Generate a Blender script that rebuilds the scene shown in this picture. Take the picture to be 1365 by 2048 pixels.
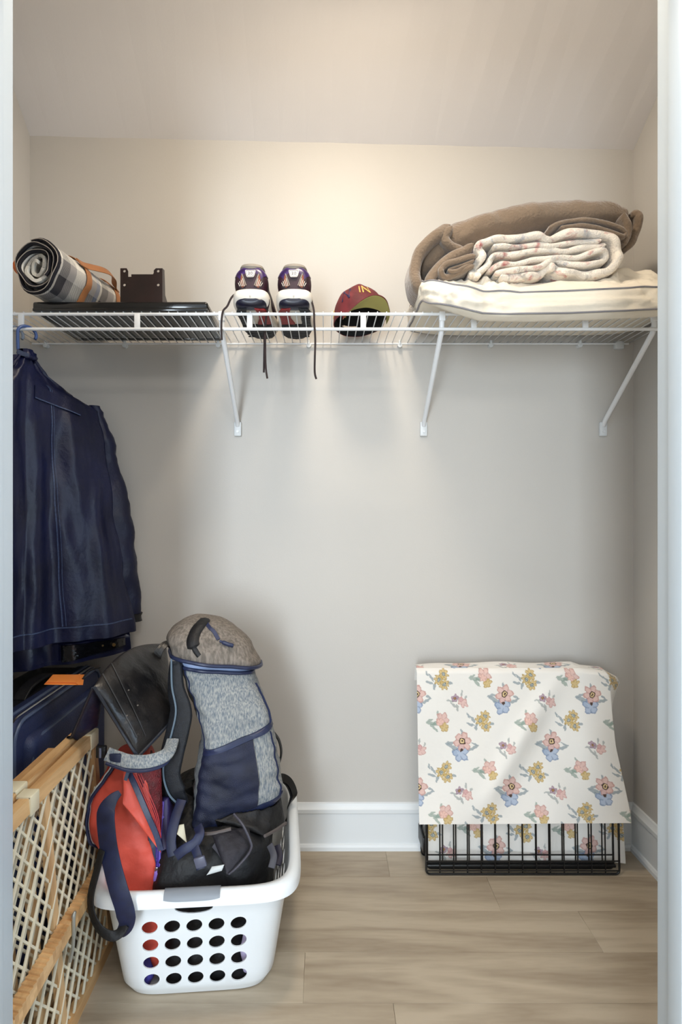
import bpy, bmesh, math, random
import numpy as np
from mathutils import Vector, Matrix, noise

random.seed(7)
for o in list(bpy.data.objects):
    bpy.data.objects.remove(o, do_unlink=True)
SC = bpy.context.scene
C = SC.collection
PI = math.pi

# ------------------------------------------------------------------ camera
# focal length 1148 px on a 1365 px wide frame, vanishing point at (650, 1016), eye 1.13 m up
F, VX, VY, EYE = 1148.0, 650.0, 1016.0, 1.13
cam = bpy.data.cameras.new('camera')
cam.sensor_fit = 'HORIZONTAL'
cam.sensor_width = 36.0
cam.lens = F / 1365 * 36
cam.shift_x = (682.5 - VX) / 1365
cam.shift_y = -(1024 - VY) / 1365
cam.clip_start = 0.02
camo = bpy.data.objects.new('camera', cam)
camo.location = (0, 0, EYE)
camo.rotation_euler = (PI / 2, 0, 0)
C.objects.link(camo)
SC.camera = camo

# ------------------------------------------------------------------ world, lights, exposure
SC.view_settings.view_transform = 'Standard'
SC.view_settings.look = 'None'
SC.view_settings.gamma = 1
SC.view_settings.use_curve_mapping = False
SC.view_settings.exposure = 0.46
W = bpy.data.worlds.new('daylight'); SC.world = W
W.use_nodes = True
W.node_tree.nodes['Background'].inputs[0].default_value = (0.75, 0.86, 1.0, 1)
W.node_tree.nodes['Background'].inputs[1].default_value = 1.0

def area(name, loc, rot, sx, sy, power, col):
    l = bpy.data.lights.new(name, 'AREA'); l.shape = 'RECTANGLE'
    l.size, l.size_y, l.energy, l.color = sx, sy, power, col
    o = bpy.data.objects.new(name, l); o.location = loc; o.rotation_euler = rot
    C.objects.link(o); return o
# daylight from an unseen room window, placed and sized to streak the back wall
area('streak_window_daylight', (-0.78, -2.46, 1.22), (-PI / 2, 0, PI), 0.60, 2.2, 70, (0.80, 0.91, 1.0))
# blue fill for left jamb and jackets through an added, unseen side window
area('added_side_fill', (2.26, -0.55, 1.35), (0, PI / 2, 0), 1.5, 1.0, 30, (0.58, 0.78, 1.0))
# light of the lamp on the closet's flat ceiling
lp = bpy.data.lights.new('closet_lamp_light', 'AREA'); lp.shape = 'DISK'; lp.size = 0.24; lp.energy = 8.0; lp.color = (1.0, 0.86, 0.68)
lpo = bpy.data.objects.new('closet_lamp_light', lp); lpo.location = (0.06, 1.14, 2.555); C.objects.link(lpo)
# added ambient fill under the unseen room's ceiling; no lamp hangs there
area('room_ceiling_fill', (0.3, -0.7, 2.44), (0, 0, 0), 0.5, 0.5, 13, (1.0, 0.95, 0.88))

# ------------------------------------------------------------------ helpers
def L(px, py, d):
    """point seen at pixel (px, py) that stands d metres in front of the lens"""
    return Vector(((px - VX) * d / F, d, EYE - (py - VY) * d / F))

def lin(r, g, b):
    f = lambda c: (c / 255 / 12.92) if c <= 10 else ((c / 255 + 0.055) / 1.055) ** 2.4
    return (f(r), f(g), f(b), 1)

MATS = {}
def mat(name, rgb, rough=0.6, var=0.12, vscale=8.0, bump=0.0, bscale=60.0, metallic=0.0, coat=0.0, spec=0.5, rgb2=None, stretch=None, sheen=0.0):
    if name in MATS: return MATS[name]
    m = bpy.data.materials.new(name); m.use_nodes = True
    nt = m.node_tree; N = nt.nodes; b = N['Principled BSDF']
    tc = N.new('ShaderNodeTexCoord'); mp = N.new('ShaderNodeMapping')
    nt.links.new(tc.outputs['Object'], mp.inputs[0])
    if stretch: mp.inputs['Scale'].default_value = stretch
    nz = N.new('ShaderNodeTexNoise'); nz.inputs['Scale'].default_value = vscale; nz.inputs['Detail'].default_value = 4
    nt.links.new(mp.outputs[0], nz.inputs['Vector'])
    rp = N.new('ShaderNodeValToRGB')
    c = lin(*rgb)
    if rgb2: c1, c2 = c, lin(*rgb2)
    else:
        c1 = tuple(max(0, x * (1 - var)) for x in c[:3]) + (1,); c2 = tuple(min(1, x * (1 + var)) for x in c[:3]) + (1,)
    rp.color_ramp.elements[0].color = c1; rp.color_ramp.elements[1].color = c2
    rp.color_ramp.elements[0].position = 0.35; rp.color_ramp.elements[1].position = 0.65
    nt.links.new(nz.outputs['Fac'], rp.inputs[0]); nt.links.new(rp.outputs[0], b.inputs['Base Color'])
    b.inputs['Roughness'].default_value = rough; b.inputs['Metallic'].default_value = metallic
    b.inputs['Coat Weight'].default_value = coat; b.inputs['Specular IOR Level'].default_value = spec
    b.inputs['Sheen Weight'].default_value = sheen
    if bump > 0:
        n2 = N.new('ShaderNodeTexNoise'); n2.inputs['Scale'].default_value = bscale; n2.inputs['Detail'].default_value = 3
        nt.links.new(mp.outputs[0], n2.inputs['Vector'])
        bp = N.new('ShaderNodeBump'); bp.inputs['Strength'].default_value = bump; bp.inputs['Distance'].default_value = 0.01
        nt.links.new(n2.outputs['Fac'], bp.inputs['Height']); nt.links.new(bp.outputs[0], b.inputs['Normal'])
    MATS[name] = m
    return m

def tag(o, label=None, cat=None, group=None, kind=None):
    if label: o['label'] = label
    if cat: o['category'] = cat
    if group: o['group'] = group
    if kind: o['kind'] = kind
    return o

def thing(name, loc, label, cat, group=None):
    o = bpy.data.objects.new(name, None); o.empty_display_size = 0.05
    o.location = loc; C.objects.link(o)
    return tag(o, label, cat, group)

def origin_of(p):
    t = Vector((0, 0, 0))
    while p is not None:
        t += Vector(p.location); p = p.parent
    return t

def link(name, me, m, parent=None, smooth=True, angle=40):
    """link a mesh whose vertices are in world coordinates; single things get their origin at the base"""
    if smooth:
        me.shade_smooth()
        me.set_sharp_from_angle(angle=math.radians(angle))
    o = bpy.data.objects.new(name, me)
    if parent is None:
        co = np.empty(len(me.vertices) * 3); me.vertices.foreach_get('co', co); co = co.reshape(-1, 3)
        off = Vector(((co[:, 0].min() + co[:, 0].max()) / 2, (co[:, 1].min() + co[:, 1].max()) / 2, co[:, 2].min()))
        o.location = off
    else:
        off = origin_of(parent); o.parent = parent
    me.transform(Matrix.Translation(-off))
    if m is not None:
        me.materials.clear(); me.materials.append(m)
    C.objects.link(o)
    return o

class MB:
    def __init__(s): s.bm = bmesh.new()
    def raw(s, verts, faces):
        vs = [s.bm.verts.new(v) for v in verts]
        for f in faces:
            try: s.bm.faces.new([vs[i] for i in f])
            except ValueError: pass
        return s
    def box(s, lo, hi, rot=None, bev=0.0, seg=2, about=None):
        lo, hi = Vector(lo), Vector(hi); c = (lo + hi) / 2
        t = bmesh.new(); bmesh.ops.create_cube(t, size=1.0)
        for v in t.verts: v.co = Vector((v.co.x * (hi.x - lo.x), v.co.y * (hi.y - lo.y), v.co.z * (hi.z - lo.z)))
        if bev > 0: bmesh.ops.bevel(t, geom=t.edges[:], offset=bev, segments=seg, profile=0.5, affect='EDGES')
        if rot is not None: bmesh.ops.transform(t, matrix=rot.to_4x4(), verts=t.verts[:])
        bmesh.ops.translate(t, vec=c, verts=t.verts[:])
        s._merge(t); return s
    def _merge(s, t):
        me = bpy.data.meshes.new('t'); t.to_mesh(me); t.free(); s.bm.from_mesh(me); bpy.data.meshes.remove(me)
    def frames(s, pts, closed=False):
        n = len(pts); tan = []
        for i in range(n):
            a = pts[i - 1] if (i > 0 or closed) else pts[i]; b = pts[(i + 1) % n] if (i < n - 1 or closed) else pts[i]
            d = (b - a); tan.append(d.normalized() if d.length > 1e-9 else Vector((0, 0, 1)))
        return tan
    def tube(s, pts, r, n=8, closed=False, flat=1.0, up=None):
        pts = [Vector(p) for p in pts]; tan = s.frames(pts, closed)
        u = Vector(up) if up else (Vector((0, 0, 1)) if abs(tan[0].z) < 0.9 else Vector((1, 0, 0)))
        rings = []
        for i, p in enumerate(pts):
            t = tan[i]; 
            a = u - t * u.dot(t)
            if a.length < 1e-6: a = t.orthogonal()
            a.normalize(); b = t.cross(a)
            if up is None: u = a
            rr = r[i] if isinstance(r, (list, tuple)) else r
            rings.append([s.bm.verts.new(p + (a * math.cos(2 * PI * k / n) * flat + b * math.sin(2 * PI * k / n)) * rr) for k in range(n)])
        m = len(rings)
        for i in range(m if closed else m - 1):
            A, B = rings[i], rings[(i + 1) % m]
            for k in range(n): s.bm.faces.new((A[k], A[(k + 1) % n], B[(k + 1) % n], B[k]))
        if not closed:
            s.bm.faces.new(rings[0][::-1]); s.bm.faces.new(rings[-1])
        return s
    def ribbon(s, pts, w, t, nrm=(0, -1, 0), closed=False):
        """flat strap: width w, thickness t, face turned to nrm (vector, list or function of the point)"""
        pts = [Vector(p) for p in pts]; tan = s.frames(pts, closed); rings = []
        for i, p in enumerate(pts):
            nv = nrm(p) if callable(nrm) else Vector(nrm[i] if isinstance(nrm, list) else nrm)
            tt = tan[i]; nv = (nv - tt * nv.dot(tt)).normalized(); sd = tt.cross(nv).normalized()
            ww = (w[i] if isinstance(w, (list, tuple)) else w) / 2
            h = t / 2
            prof = [(-ww, -h * .5), (-ww, h * .5), (-ww * .88, h), (ww * .88, h), (ww, h * .5), (ww, -h * .5), (ww * .88, -h), (-ww * .88, -h)]
            rings.append([s.bm.verts.new(p + sd * a + nv * b) for a, b in prof])
        m = len(rings)
        for i in range(m if closed else m - 1):
            A, B = rings[i], rings[(i + 1) % m]
            for k in range(8): s.bm.faces.new((A[k], A[(k + 1) % 8], B[(k + 1) % 8], B[k]))
        if not closed: s.bm.faces.new(rings[0][::-1]); s.bm.faces.new(rings[-1])
        return s
    def mesh(s, name='m'):
        bmesh.ops.recalc_face_normals(s.bm, faces=s.bm.faces[:])
        me = bpy.data.meshes.new(name); s.bm.to_mesh(me); s.bm.free(); return me
    def build(s, name, m, parent=None, smooth=True, angle=40):
        return link(name, s.mesh(name), m, parent, smooth, angle)

def inst(name, me, parent, loc, rot=(0, 0, 0), scale=(1, 1, 1)):
    o = bpy.data.objects.new(name, me); o.parent = parent
    o.location = Vector(loc) - origin_of(parent); o.rotation_euler = rot; o.scale = scale
    C.objects.link(o); return o

def smooth_path(pts, n=8, closed=False):
    pts = [Vector(p) for p in pts]; out = []; m = len(pts)
    g = (lambda i: pts[i % m]) if closed else (lambda i: pts[max(0, min(m - 1, i))])
    for i in range(m if closed else m - 1):
        a, b, c, d = g(i - 1), g(i), g(i + 1), g(i + 2)
        for k in range(n):
            t = k / n
            out.append(0.5 * ((2 * b) + (c - a) * t + (2 * a - 5 * b + 4 * c - d) * t * t + (3 * b - a - 3 * c + d) * t ** 3))
    if not closed: out.append(pts[-1])
    return out

def wr(p, sc=10.0, amp=0.005, seed=0.0):
    return noise.noise(Vector((p[0] * sc + seed, p[1] * sc + seed * 1.7, p[2] * sc - seed))) * amp

class Loft:
    """closed skin through sections (centre, half-axis vector a, half-axis vector b, squareness)"""
    def __init__(s, secs, wrinkle=None):
        s.secs = [(Vector(c), Vector(a), Vector(b), e) for c, a, b, e in secs]; s.wr = wrinkle
    def _cr(s, v):
        n = len(s.secs) - 1; x = min(max(v, 0), 1) * n; i = min(int(x), n - 1); t = x - i
        g = lambda k: s.secs[max(0, min(n, k))]
        A, B, Cc, D = g(i - 1), g(i), g(i + 1), g(i + 2); o = []
        for k in range(4):
            a, b, c, d = A[k], B[k], Cc[k], D[k]
            if k == 3: o.append(b * (1 - t) + c * t)
            else: o.append(0.5 * ((2 * b) + (c - a) * t + (2 * a - 5 * b + 4 * c - d) * t * t + (3 * b - a - 3 * c + d) * t ** 3))
        return o
    def S(s, u, v, off=0.0):
        c, a, b, e = s._cr(v); th = 2 * PI * u
        ct, st = math.cos(th), math.sin(th)
        f = lambda x: math.copysign(abs(x) ** (2 / e), x)
        d = a * f(ct) + b * f(st); p = c + d
        dn = d.normalized() if d.length > 1e-9 else Vector((0, 0, 1))
        if s.wr: p = p + dn * s.wr(p, u, v)
        return p + dn * off
    def body(s, nu=48, nv=32, capr=3):
        mb = MB(); rings = []
        for j in range(nv + 1):
            rings.append([s.S(i / nu, j / nv) for i in range(nu)])
        def cap(c, ring, ax):
            out = []
            for k in range(1, capr + 1):
                f = 1 - k / (capr + 1)
                out.append([c + (p - c) * f for p in ring])
            return out
        c0, c1 = s.secs[0][0], s.secs[-1][0]
        rings = cap(c0, rings[0], 0)[::-1] + rings + cap(c1, rings[-1], 0)
        vs = [v for r in rings for v in r] + [c0, c1]; n0 = len(rings) * nu; fs = []
        for j in range(len(rings) - 1):
            for i in range(nu): fs.append((j * nu + i, j * nu + (i + 1) % nu, (j + 1) * nu + (i + 1) % nu, (j + 1) * nu + i))
        for i in range(nu):
            fs.append((n0, (i + 1) % nu, i)); q = (len(rings) - 1) * nu; fs.append((n0 + 1, q + i, q + (i + 1) % nu))
        return mb.raw(vs, fs)
    def patch(s, u0, u1, v0, v1, off=0.003, nu=16, nv=12, fn=None, base=-0.002):
        """raised panel on the skin; u0/u1/v0/v1 may be functions of the other parameter"""
        g = lambda f, t: f(t) if callable(f) else f
        def P(a, b, o):
            vv0 = g(v0, a); vv1 = g(v1, a); v = vv0 + (vv1 - vv0) * b
            uu0 = g(u0, b); uu1 = g(u1, b); u = uu0 + (uu1 - uu0) * a
            return s.S(u, v, o)
        return grid_panel(P, nu, nv, off, base)

def grid_panel(P, nu, nv, off, base):
    """P(a, b, offset) -> point; panel with turned-down edges and a back"""
    vs = []; fs = []; w = nu + 1
    for j in range(nv + 1):
        for i in range(nu + 1): vs.append(P(i / nu, j / nv, off))
    n = len(vs)
    for j in range(nv + 1):
        for i in range(nu + 1): vs.append(P(i / nu, j / nv, base))
    for j in range(nv):
        for i in range(nu):
            a = j * w + i; fs.append((a, a + 1, a + w + 1, a + w)); b = a + n; fs.append((b, b + w, b + w + 1, b + 1))
    for i in range(nu):
        fs.append((i, i + n, i + 1 + n, i + 1)); a = nv * w + i; fs.append((a, a + 1, a + 1 + n, a + n))
    for j in range(nv):
        a = j * w; fs.append((a, a + w, a + w + n, a + n)); b = a + nu; fs.append((b, b + n, b + w + n, b + w))
    return MB().raw(vs, fs)

class Quad:
    """soft four-cornered slab: corners tl, tr, br, bl, bulging along nrm"""
    def __init__(s, tl, tr, br, bl, bulge, nrm, wrinkle=None, arch=(0, 0, 0)):
        s.ar = Vector(arch); s.k = [Vector(x) for x in (tl, tr, br, bl)]; s.b = bulge; s.n = Vector(nrm).normalized(); s.w = wrinkle
    def S(s, a, b, o=0.0):
        tl, tr, br, bl = s.k
        p = (tl * (1 - a) + tr * a) * (1 - b) + (bl * (1 - a) + br * a) * b
        p = p + s.ar * (4 * a * (1 - a) * (1 - b) ** 1.5)
        h = s.b * (4 * a * (1 - a)) ** 0.55 * (4 * b * (1 - b)) ** 0.55
        q = p + s.n * (h + o)
        if s.w: q = q + s.n * s.w(q, a, b) * min(1, 6 * min(a, 1 - a, b, 1 - b) + 0.2)
        return q
    def body(s, thick, nu=36, nv=36):
        def P(a, b, o):
            if o < 0:
                tl, tr, br, bl = s.k
                p = (tl * (1 - a) + tr * a) * (1 - b) + (bl * (1 - a) + br * a) * b
                p = p + s.ar * (4 * a * (1 - a) * (1 - b) ** 1.5)
                return p - s.n * (thick * (0.12 + 0.88 * (4 * a * (1 - a)) ** 0.4 * (4 * b * (1 - b)) ** 0.4))
            return s.S(a, b, 0)
        return grid_panel(P, nu, nv, 0, -1)
    def patch(s, a0, a1, b0, b1, off=0.003, nu=20, nv=20):
        g = lambda f, t: f(t) if callable(f) else f
        def P(x, y, o):
            bb = g(b0, x) + (g(b1, x) - g(b0, x)) * y; aa = g(a0, y) + (g(a1, y) - g(a0, y)) * x
            return s.S(aa, bb, o)
        return grid_panel(P, nu, nv, off, -0.002)

def plate2d(loops, thick):
    """flat plate in the xy plane with holes: first loop outer, the rest holes; thickness along z"""
    cu = bpy.data.curves.new('plate', 'CURVE'); cu.dimensions = '2D'; cu.fill_mode = 'BOTH'; cu.extrude = thick / 2
    for lp_ in loops:
        sp = cu.splines.new('POLY'); sp.points.add(len(lp_) - 1)
        for i, (x, y) in enumerate(lp_): sp.points[i].co = (x, y, 0, 1)
        sp.use_cyclic_u = True
    return bake_curve(cu)

def bake_curve(cu):
    o = bpy.data.objects.new('tmp', cu); C.objects.link(o)
    dg = bpy.context.evaluated_depsgraph_get(); dg.update()
    me = bpy.data.meshes.new_from_object(o.evaluated_get(dg))
    bpy.data.objects.remove(o, do_unlink=True); return me

def text_mesh(s, size, extrude=0.0006):
    cu = bpy.data.curves.new('text', 'FONT'); cu.body = s; cu.size = size; cu.extrude = extrude
    cu.align_x = 'CENTER'; cu.align_y = 'CENTER'
    return bake_curve(cu)

def bake_mods(o):
    dg = bpy.context.evaluated_depsgraph_get(); dg.update()
    me = bpy.data.meshes.new_from_object(o.evaluated_get(dg)); return me

def circ(cx, cy, r, n=14, ry=None):
    return [(cx + r * math.cos(2 * PI * i / n), cy + (ry or r) * math.sin(2 * PI * i / n)) for i in range(n)]
# ------------------------------------------------------------------ materials of the setting
def wall_paint(name, rgb, rough, bump=0.03):
    m = mat(name, rgb, rough=rough, var=0.015, vscale=2.5, bump=bump, bscale=180, spec=0.28)
    return m
M_WALL = wall_paint('wall_paint', (205, 201, 195), 0.46)
M_CEIL = wall_paint('ceiling_paint', (234, 231, 231), 0.6)
M_ROOM = wall_paint('room_paint', (214, 216, 218), 0.6)
M_TRIM_DARK = mat('trim_paint_darkened', (198, 207, 213), rough=0.4, var=0.01, vscale=4)  # same paint as the trim, darkened to offset strong room light on the jambs
M_TRIM = mat('trim_paint', (232, 236, 238), rough=0.32, var=0.01, vscale=4)

def wood(name, rgb1, rgb2, axis='x', scale=3.0, rough=0.45, ring=9.0, bump=0.04, fine=0.35):
    m = bpy.data.materials.new(name); m.use_nodes = True
    nt = m.node_tree; N = nt.nodes; b = N['Principled BSDF']; lk = nt.links.new
    tc = N.new('ShaderNodeTexCoord'); oi = N.new('ShaderNodeObjectInfo')
    add = N.new('ShaderNodeVectorMath'); add.operation = 'MULTIPLY_ADD'
    cmb = N.new('ShaderNodeCombineXYZ')
    for k in range(3): lk(oi.outputs['Random'], cmb.inputs[k])
    add.inputs[1].default_value = (13.7, 7.1, 5.3)
    lk(cmb.outputs[0], add.inputs[0]); lk(tc.outputs['Object'], add.inputs[2])
    mp = N.new('ShaderNodeMapping'); lk(add.outputs[0], mp.inputs[0])
    sc = {'x': (0.22, 1.6, 1.6), 'y': (1.6, 0.22, 1.6), 'z': (1.6, 1.6, 0.22)}[axis]
    mp.inputs['Scale'].default_value = [q * scale for q in sc]
    n1 = N.new('ShaderNodeTexNoise'); n1.inputs['Scale'].default_value = 1.6; n1.inputs['Detail'].default_value = 3; n1.inputs['Distortion'].default_value = 0.6
    lk(mp.outputs[0], n1.inputs['Vector'])
    mul = N.new('ShaderNodeMath'); mul.operation = 'MULTIPLY'; mul.inputs[1].default_value = ring; lk(n1.outputs['Fac'], mul.inputs[0])
    fr = N.new('ShaderNodeMath'); fr.operation = 'PINGPONG'; fr.inputs[1].default_value = 1.0; lk(mul.outputs[0], fr.inputs[0])
    n2 = N.new('ShaderNodeTexNoise'); n2.inputs['Scale'].default_value = 22; n2.inputs['Detail'].default_value = 5; lk(mp.outputs[0], n2.inputs['Vector'])
    mx = N.new('ShaderNodeMath'); mx.operation = 'MULTIPLY_ADD'; mx.inputs[1].default_value = fine; lk(n2.outputs['Fac'], mx.inputs[0]); 
    m3 = N.new('ShaderNodeMath'); m3.operation = 'MULTIPLY'; m3.inputs[1].default_value = 0.55; lk(fr.outputs[0], m3.inputs[0]); lk(m3.outputs[0], mx.inputs[2])
    n4 = N.new('ShaderNodeTexNoise'); n4.inputs['Scale'].default_value = 0.8; lk(mp.outputs[0], n4.inputs['Vector'])
    m5 = N.new('ShaderNodeMath'); m5.operation = 'MULTIPLY_ADD'; m5.inputs[1].default_value = 0.5; lk(n4.outputs['Fac'], m5.inputs[0]); lk(mx.outputs[0], m5.inputs[2])
    rp = N.new('ShaderNodeValToRGB'); rp.color_ramp.elements[0].color = lin(*rgb1); rp.color_ramp.elements[1].color = lin(*rgb2)
    rp.color_ramp.elements[0].position = 0.2; rp.color_ramp.elements[1].position = 0.95
    lk(m5.outputs[0], rp.inputs[0]); lk(rp.outputs[0], b.inputs['Base Color'])
    b.inputs['Roughness'].default_value = rough
    bp = N.new('ShaderNodeBump'); bp.inputs['Strength'].default_value = bump; bp.inputs['Distance'].default_value = 0.004
    lk(n2.outputs['Fac'], bp.inputs['Height']); lk(bp.outputs[0], b.inputs['Normal'])
    MATS[name] = m; return m
M_FLOOR = wood('vinyl_plank', (144, 127, 106), (187, 172, 150), 'x', 3.2, 0.42, 7.0, 0.05, 0.4)
M_PINE = wood('pine', (176, 128, 78), (224, 184, 132), 'y', 7.0, 0.5, 5.0, 0.03, 0.3)
M_PINEZ = wood('pine_upright', (170, 128, 84), (220, 184, 136), 'z', 7.0, 0.5, 5.0, 0.03, 0.3)

# ------------------------------------------------------------------ the closet shell
BW, XL, XR, FW, FT = 1.91, -0.982, 1.028, 0.92, 0.80     # back wall, side walls, closet side and room side of the front wall
JL, JR, HEAD = -0.501, 0.5345, 2.05                       # opening
def struct(o, label, cat):
    return tag(o, label, cat, kind='structure')
fl = MB().box((-2.3, -2.62, -0.12), (2.3, BW + 0.1, -0.006)).build('floor', M_FLOOR, smooth=False)
struct(fl, 'greyish tan wood-look plank floor of the closet', 'floor')
PW, PL = 0.15, 1.22
rows = [(1.76, 1.91, 0.20), (1.61, 1.76, 0.495), (1.46, 1.61, 0.71), (1.31, 1.46, -0.05), (1.16, 1.31, 0.156), (1.01, 1.16, 0.6), (0.86, 1.01, -0.2)]
for y0, y1, j in rows:
    xs = [XL]; x = j
    while x - PL > XL: x -= PL
    while x < XR:
        if x > XL + 0.02: xs.append(x)
        x += PL
    xs.append(XR)
    for a, b in zip(xs, xs[1:]):
        MB().box((a + 0.0002, y0 + 0.0002, -0.006), (b - 0.0002, y1 - 0.0002, 0.0), bev=0.0004, seg=1).build('plank', M_FLOOR, fl)
def wall(name, lo, hi, m, label):
    return struct(MB().box(lo, hi).build(name, m, smooth=False), label, 'wall')
wall('wall_back', (XL - 0.1, BW, -0.006), (XR + 0.1, BW + 0.1, 2.9), M_WALL, 'pale greige painted back wall of the closet')
wall('wall_left', (XL - 0.1, FW, -0.006), (XL, BW, 2.9), M_WALL, 'pale greige closet side wall beside the hanging jackets')
wall('wall_right', (XR, FW, -0.006), (XR + 0.1, BW, 2.9), M_WALL, 'pale greige closet side wall beside the folded pet crate')
# front wall of the closet with its opening
mb = MB()
mb.box((-2.3, FT, -0.006), (JL - 0.02, FW, 2.9)); mb.box((JR + 0.02, FT, -0.006), (2.3, FW, 2.9)); mb.box((JL - 0.02, FT, HEAD + 0.02), (JR + 0.02, FW, 2.9))
struct(mb.build('wall_front', M_ROOM, smooth=False), 'painted front wall around the closet opening', 'wall')
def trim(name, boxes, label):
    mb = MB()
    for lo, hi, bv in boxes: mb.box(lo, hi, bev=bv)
    return struct(mb.build(name, M_TRIM_DARK), label, 'trim')
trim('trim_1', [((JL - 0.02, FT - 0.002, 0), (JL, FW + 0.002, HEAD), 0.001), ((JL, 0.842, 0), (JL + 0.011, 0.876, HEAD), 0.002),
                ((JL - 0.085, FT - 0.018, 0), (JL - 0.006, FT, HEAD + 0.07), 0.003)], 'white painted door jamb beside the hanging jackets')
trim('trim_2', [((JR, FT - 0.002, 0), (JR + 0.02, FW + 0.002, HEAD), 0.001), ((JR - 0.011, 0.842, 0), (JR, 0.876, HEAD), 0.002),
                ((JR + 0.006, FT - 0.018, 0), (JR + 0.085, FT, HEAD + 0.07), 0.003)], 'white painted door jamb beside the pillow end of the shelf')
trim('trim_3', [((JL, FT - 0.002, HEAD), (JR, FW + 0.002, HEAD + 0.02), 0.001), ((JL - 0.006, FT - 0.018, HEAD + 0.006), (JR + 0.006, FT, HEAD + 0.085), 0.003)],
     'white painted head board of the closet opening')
# sloped ceiling that flattens out towards the opening; its joint with the back wall runs crooked
def zb(x): return 2.368 + (x - XL) / (XR - XL) * (2.323 - 2.368)
vs, fs = [], []
NXC = 24
for i in range(NXC + 1):
    x = XL - 0.02 + (XR - XL + 0.04) * i / NXC
    wob = 0.0008 * math.sin(i * 1.7)
    kz = 2.66
    z0 = zb(x) + wob - 0.005
    for (y, z) in ((BW + 0.006, z0), (BW - (kz - z0) / (0.86 - 0.27 * i / NXC), kz), (FW - 0.01, kz), (FW - 0.01, kz + 0.1), (BW + 0.006, kz + 0.1)):
        vs.append((x, y, z))
for i in range(NXC):
    for k in range(5):
        a, b = i * 5 + k, i * 5 + (k + 1) % 5; fs.append((a, b, b + 5, a + 5))
fs.append((0, 1, 2, 3, 4)); fs.append(tuple(NXC * 5 + k for k in (4, 3, 2, 1, 0)))
struct(MB().raw(vs, fs).build('ceiling', M_CEIL, smooth=False), 'sloped off-white closet ceiling above the wire shelf', 'ceiling')
# baseboards: tall board with a moulded cap and a shoe moulding at the floor
def baseboard(name, prof_fn, label):
    prof = [(0, 0), (0.021, 0), (0.021, 0.012), (0.017, 0.019), (0.0125, 0.021), (0.0125, 0.118), (0.016, 0.122), (0.016, 0.134), (0.010, 0.140), (0.006, 0.150), (0, 0.152)]
    vs, fs = [], []
    for e in range(2):
        for d, z in prof: vs.append(prof_fn(e, d, z))
    n = len(prof)
    for k in range(n): fs.append((k, (k + 1) % n, n + (k + 1) % n, n + k))
    fs.append(tuple(range(n))); fs.append(tuple(range(2 * n - 1, n - 1, -1)))
    struct(MB().raw(vs, fs).build(name, M_TRIM, angle=25), label, 'baseboard')
baseboard('baseboard_back', lambda e, d, z: (XL if e == 0 else XR, BW - d, z), 'white moulded baseboard along the closet back wall')
baseboard('baseboard_right', lambda e, d, z: (XR - d, BW if e == 0 else FW, z), 'white moulded baseboard beside the folded pet crate')
baseboard('baseboard_left', lambda e, d, z: (XL + d, BW if e == 0 else FW, z), 'white moulded baseboard behind the navy suitcase')
# the room the closet opens into (only its light reaches the picture)
wall('wall_room_left', (-2.4, -2.62, -0.006), (-2.3, FT, 2.6), M_ROOM, 'plain side wall of the room in front of the closet')
mb = MB()
mb.box((2.3, -2.62, -0.006), (2.4, -1.08, 2.6)); mb.box((2.3, -0.02, -0.006), (2.4, FT, 2.6)); mb.box((2.3, -1.08, -0.006), (2.4, -0.02, 0.57)); mb.box((2.3, -1.08, 2.13), (2.4, -0.02, 2.6))
struct(mb.build('wall_room_right', M_ROOM, smooth=False), 'side wall with an added window in the room before the closet', 'wall')
wf = thing('added_side_window', (2.35, -0.55, 0.57), 'white framed window added to the unseen side wall for blue fill', 'window'); wf['kind'] = 'structure'  # unseen window added to carry the blue side fill
for lo, hi in (((2.32, -1.08, 0.57), (2.38, -1.04, 2.13)), ((2.32, -0.06, 0.57), (2.38, -0.02, 2.13)), ((2.32, -1.08, 0.57), (2.38, -0.02, 0.61)), ((2.32, -1.08, 2.09), (2.38, -0.02, 2.13))):
    MB().box(lo, hi, bev=0.002).build('window_frame', M_TRIM, wf)
mb = MB(); WX0, WX1, WZ0, WZ1 = -1.12, -0.44, 0.10, 2.34
mb.box((-2.4, -2.62, -0.006), (WX0, -2.52, 2.6)); mb.box((WX1, -2.62, -0.006), (2.4, -2.52, 2.6))
mb.box((WX0, -2.62, -0.006), (WX1, -2.52, WZ0)); mb.box((WX0, -2.62, WZ1), (WX1, -2.52, 2.6))
struct(mb.build('wall_room_back', M_ROOM, smooth=False), 'room wall with an unseen tall window opposite the closet', 'wall')
struct(MB().box((-2.4, -2.62, 2.5), (2.4, FT, 2.6)).build('ceiling_room', M_CEIL, smooth=False), 'flat white ceiling of the room before the closet', 'ceiling')
wf = thing('streak_window', ((WX0 + WX1) / 2, -2.57, WZ0), 'unseen tall white framed window shaped to streak the closet back wall', 'window'); wf['kind'] = 'structure'  # unseen window, made tall and narrow for the wall streak
for lo, hi in (((WX0, -2.6, WZ0), (WX0 + 0.04, -2.54, WZ1)), ((WX1 - 0.04, -2.6, WZ0), (WX1, -2.54, WZ1)), ((WX0, -2.6, WZ0), (WX1, -2.54, WZ0 + 0.04)), ((WX0, -2.6, WZ1 - 0.04), (WX1, -2.54, WZ1))):
    MB().box(lo, hi, bev=0.002).build('window_frame', M_TRIM, wf)
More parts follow.
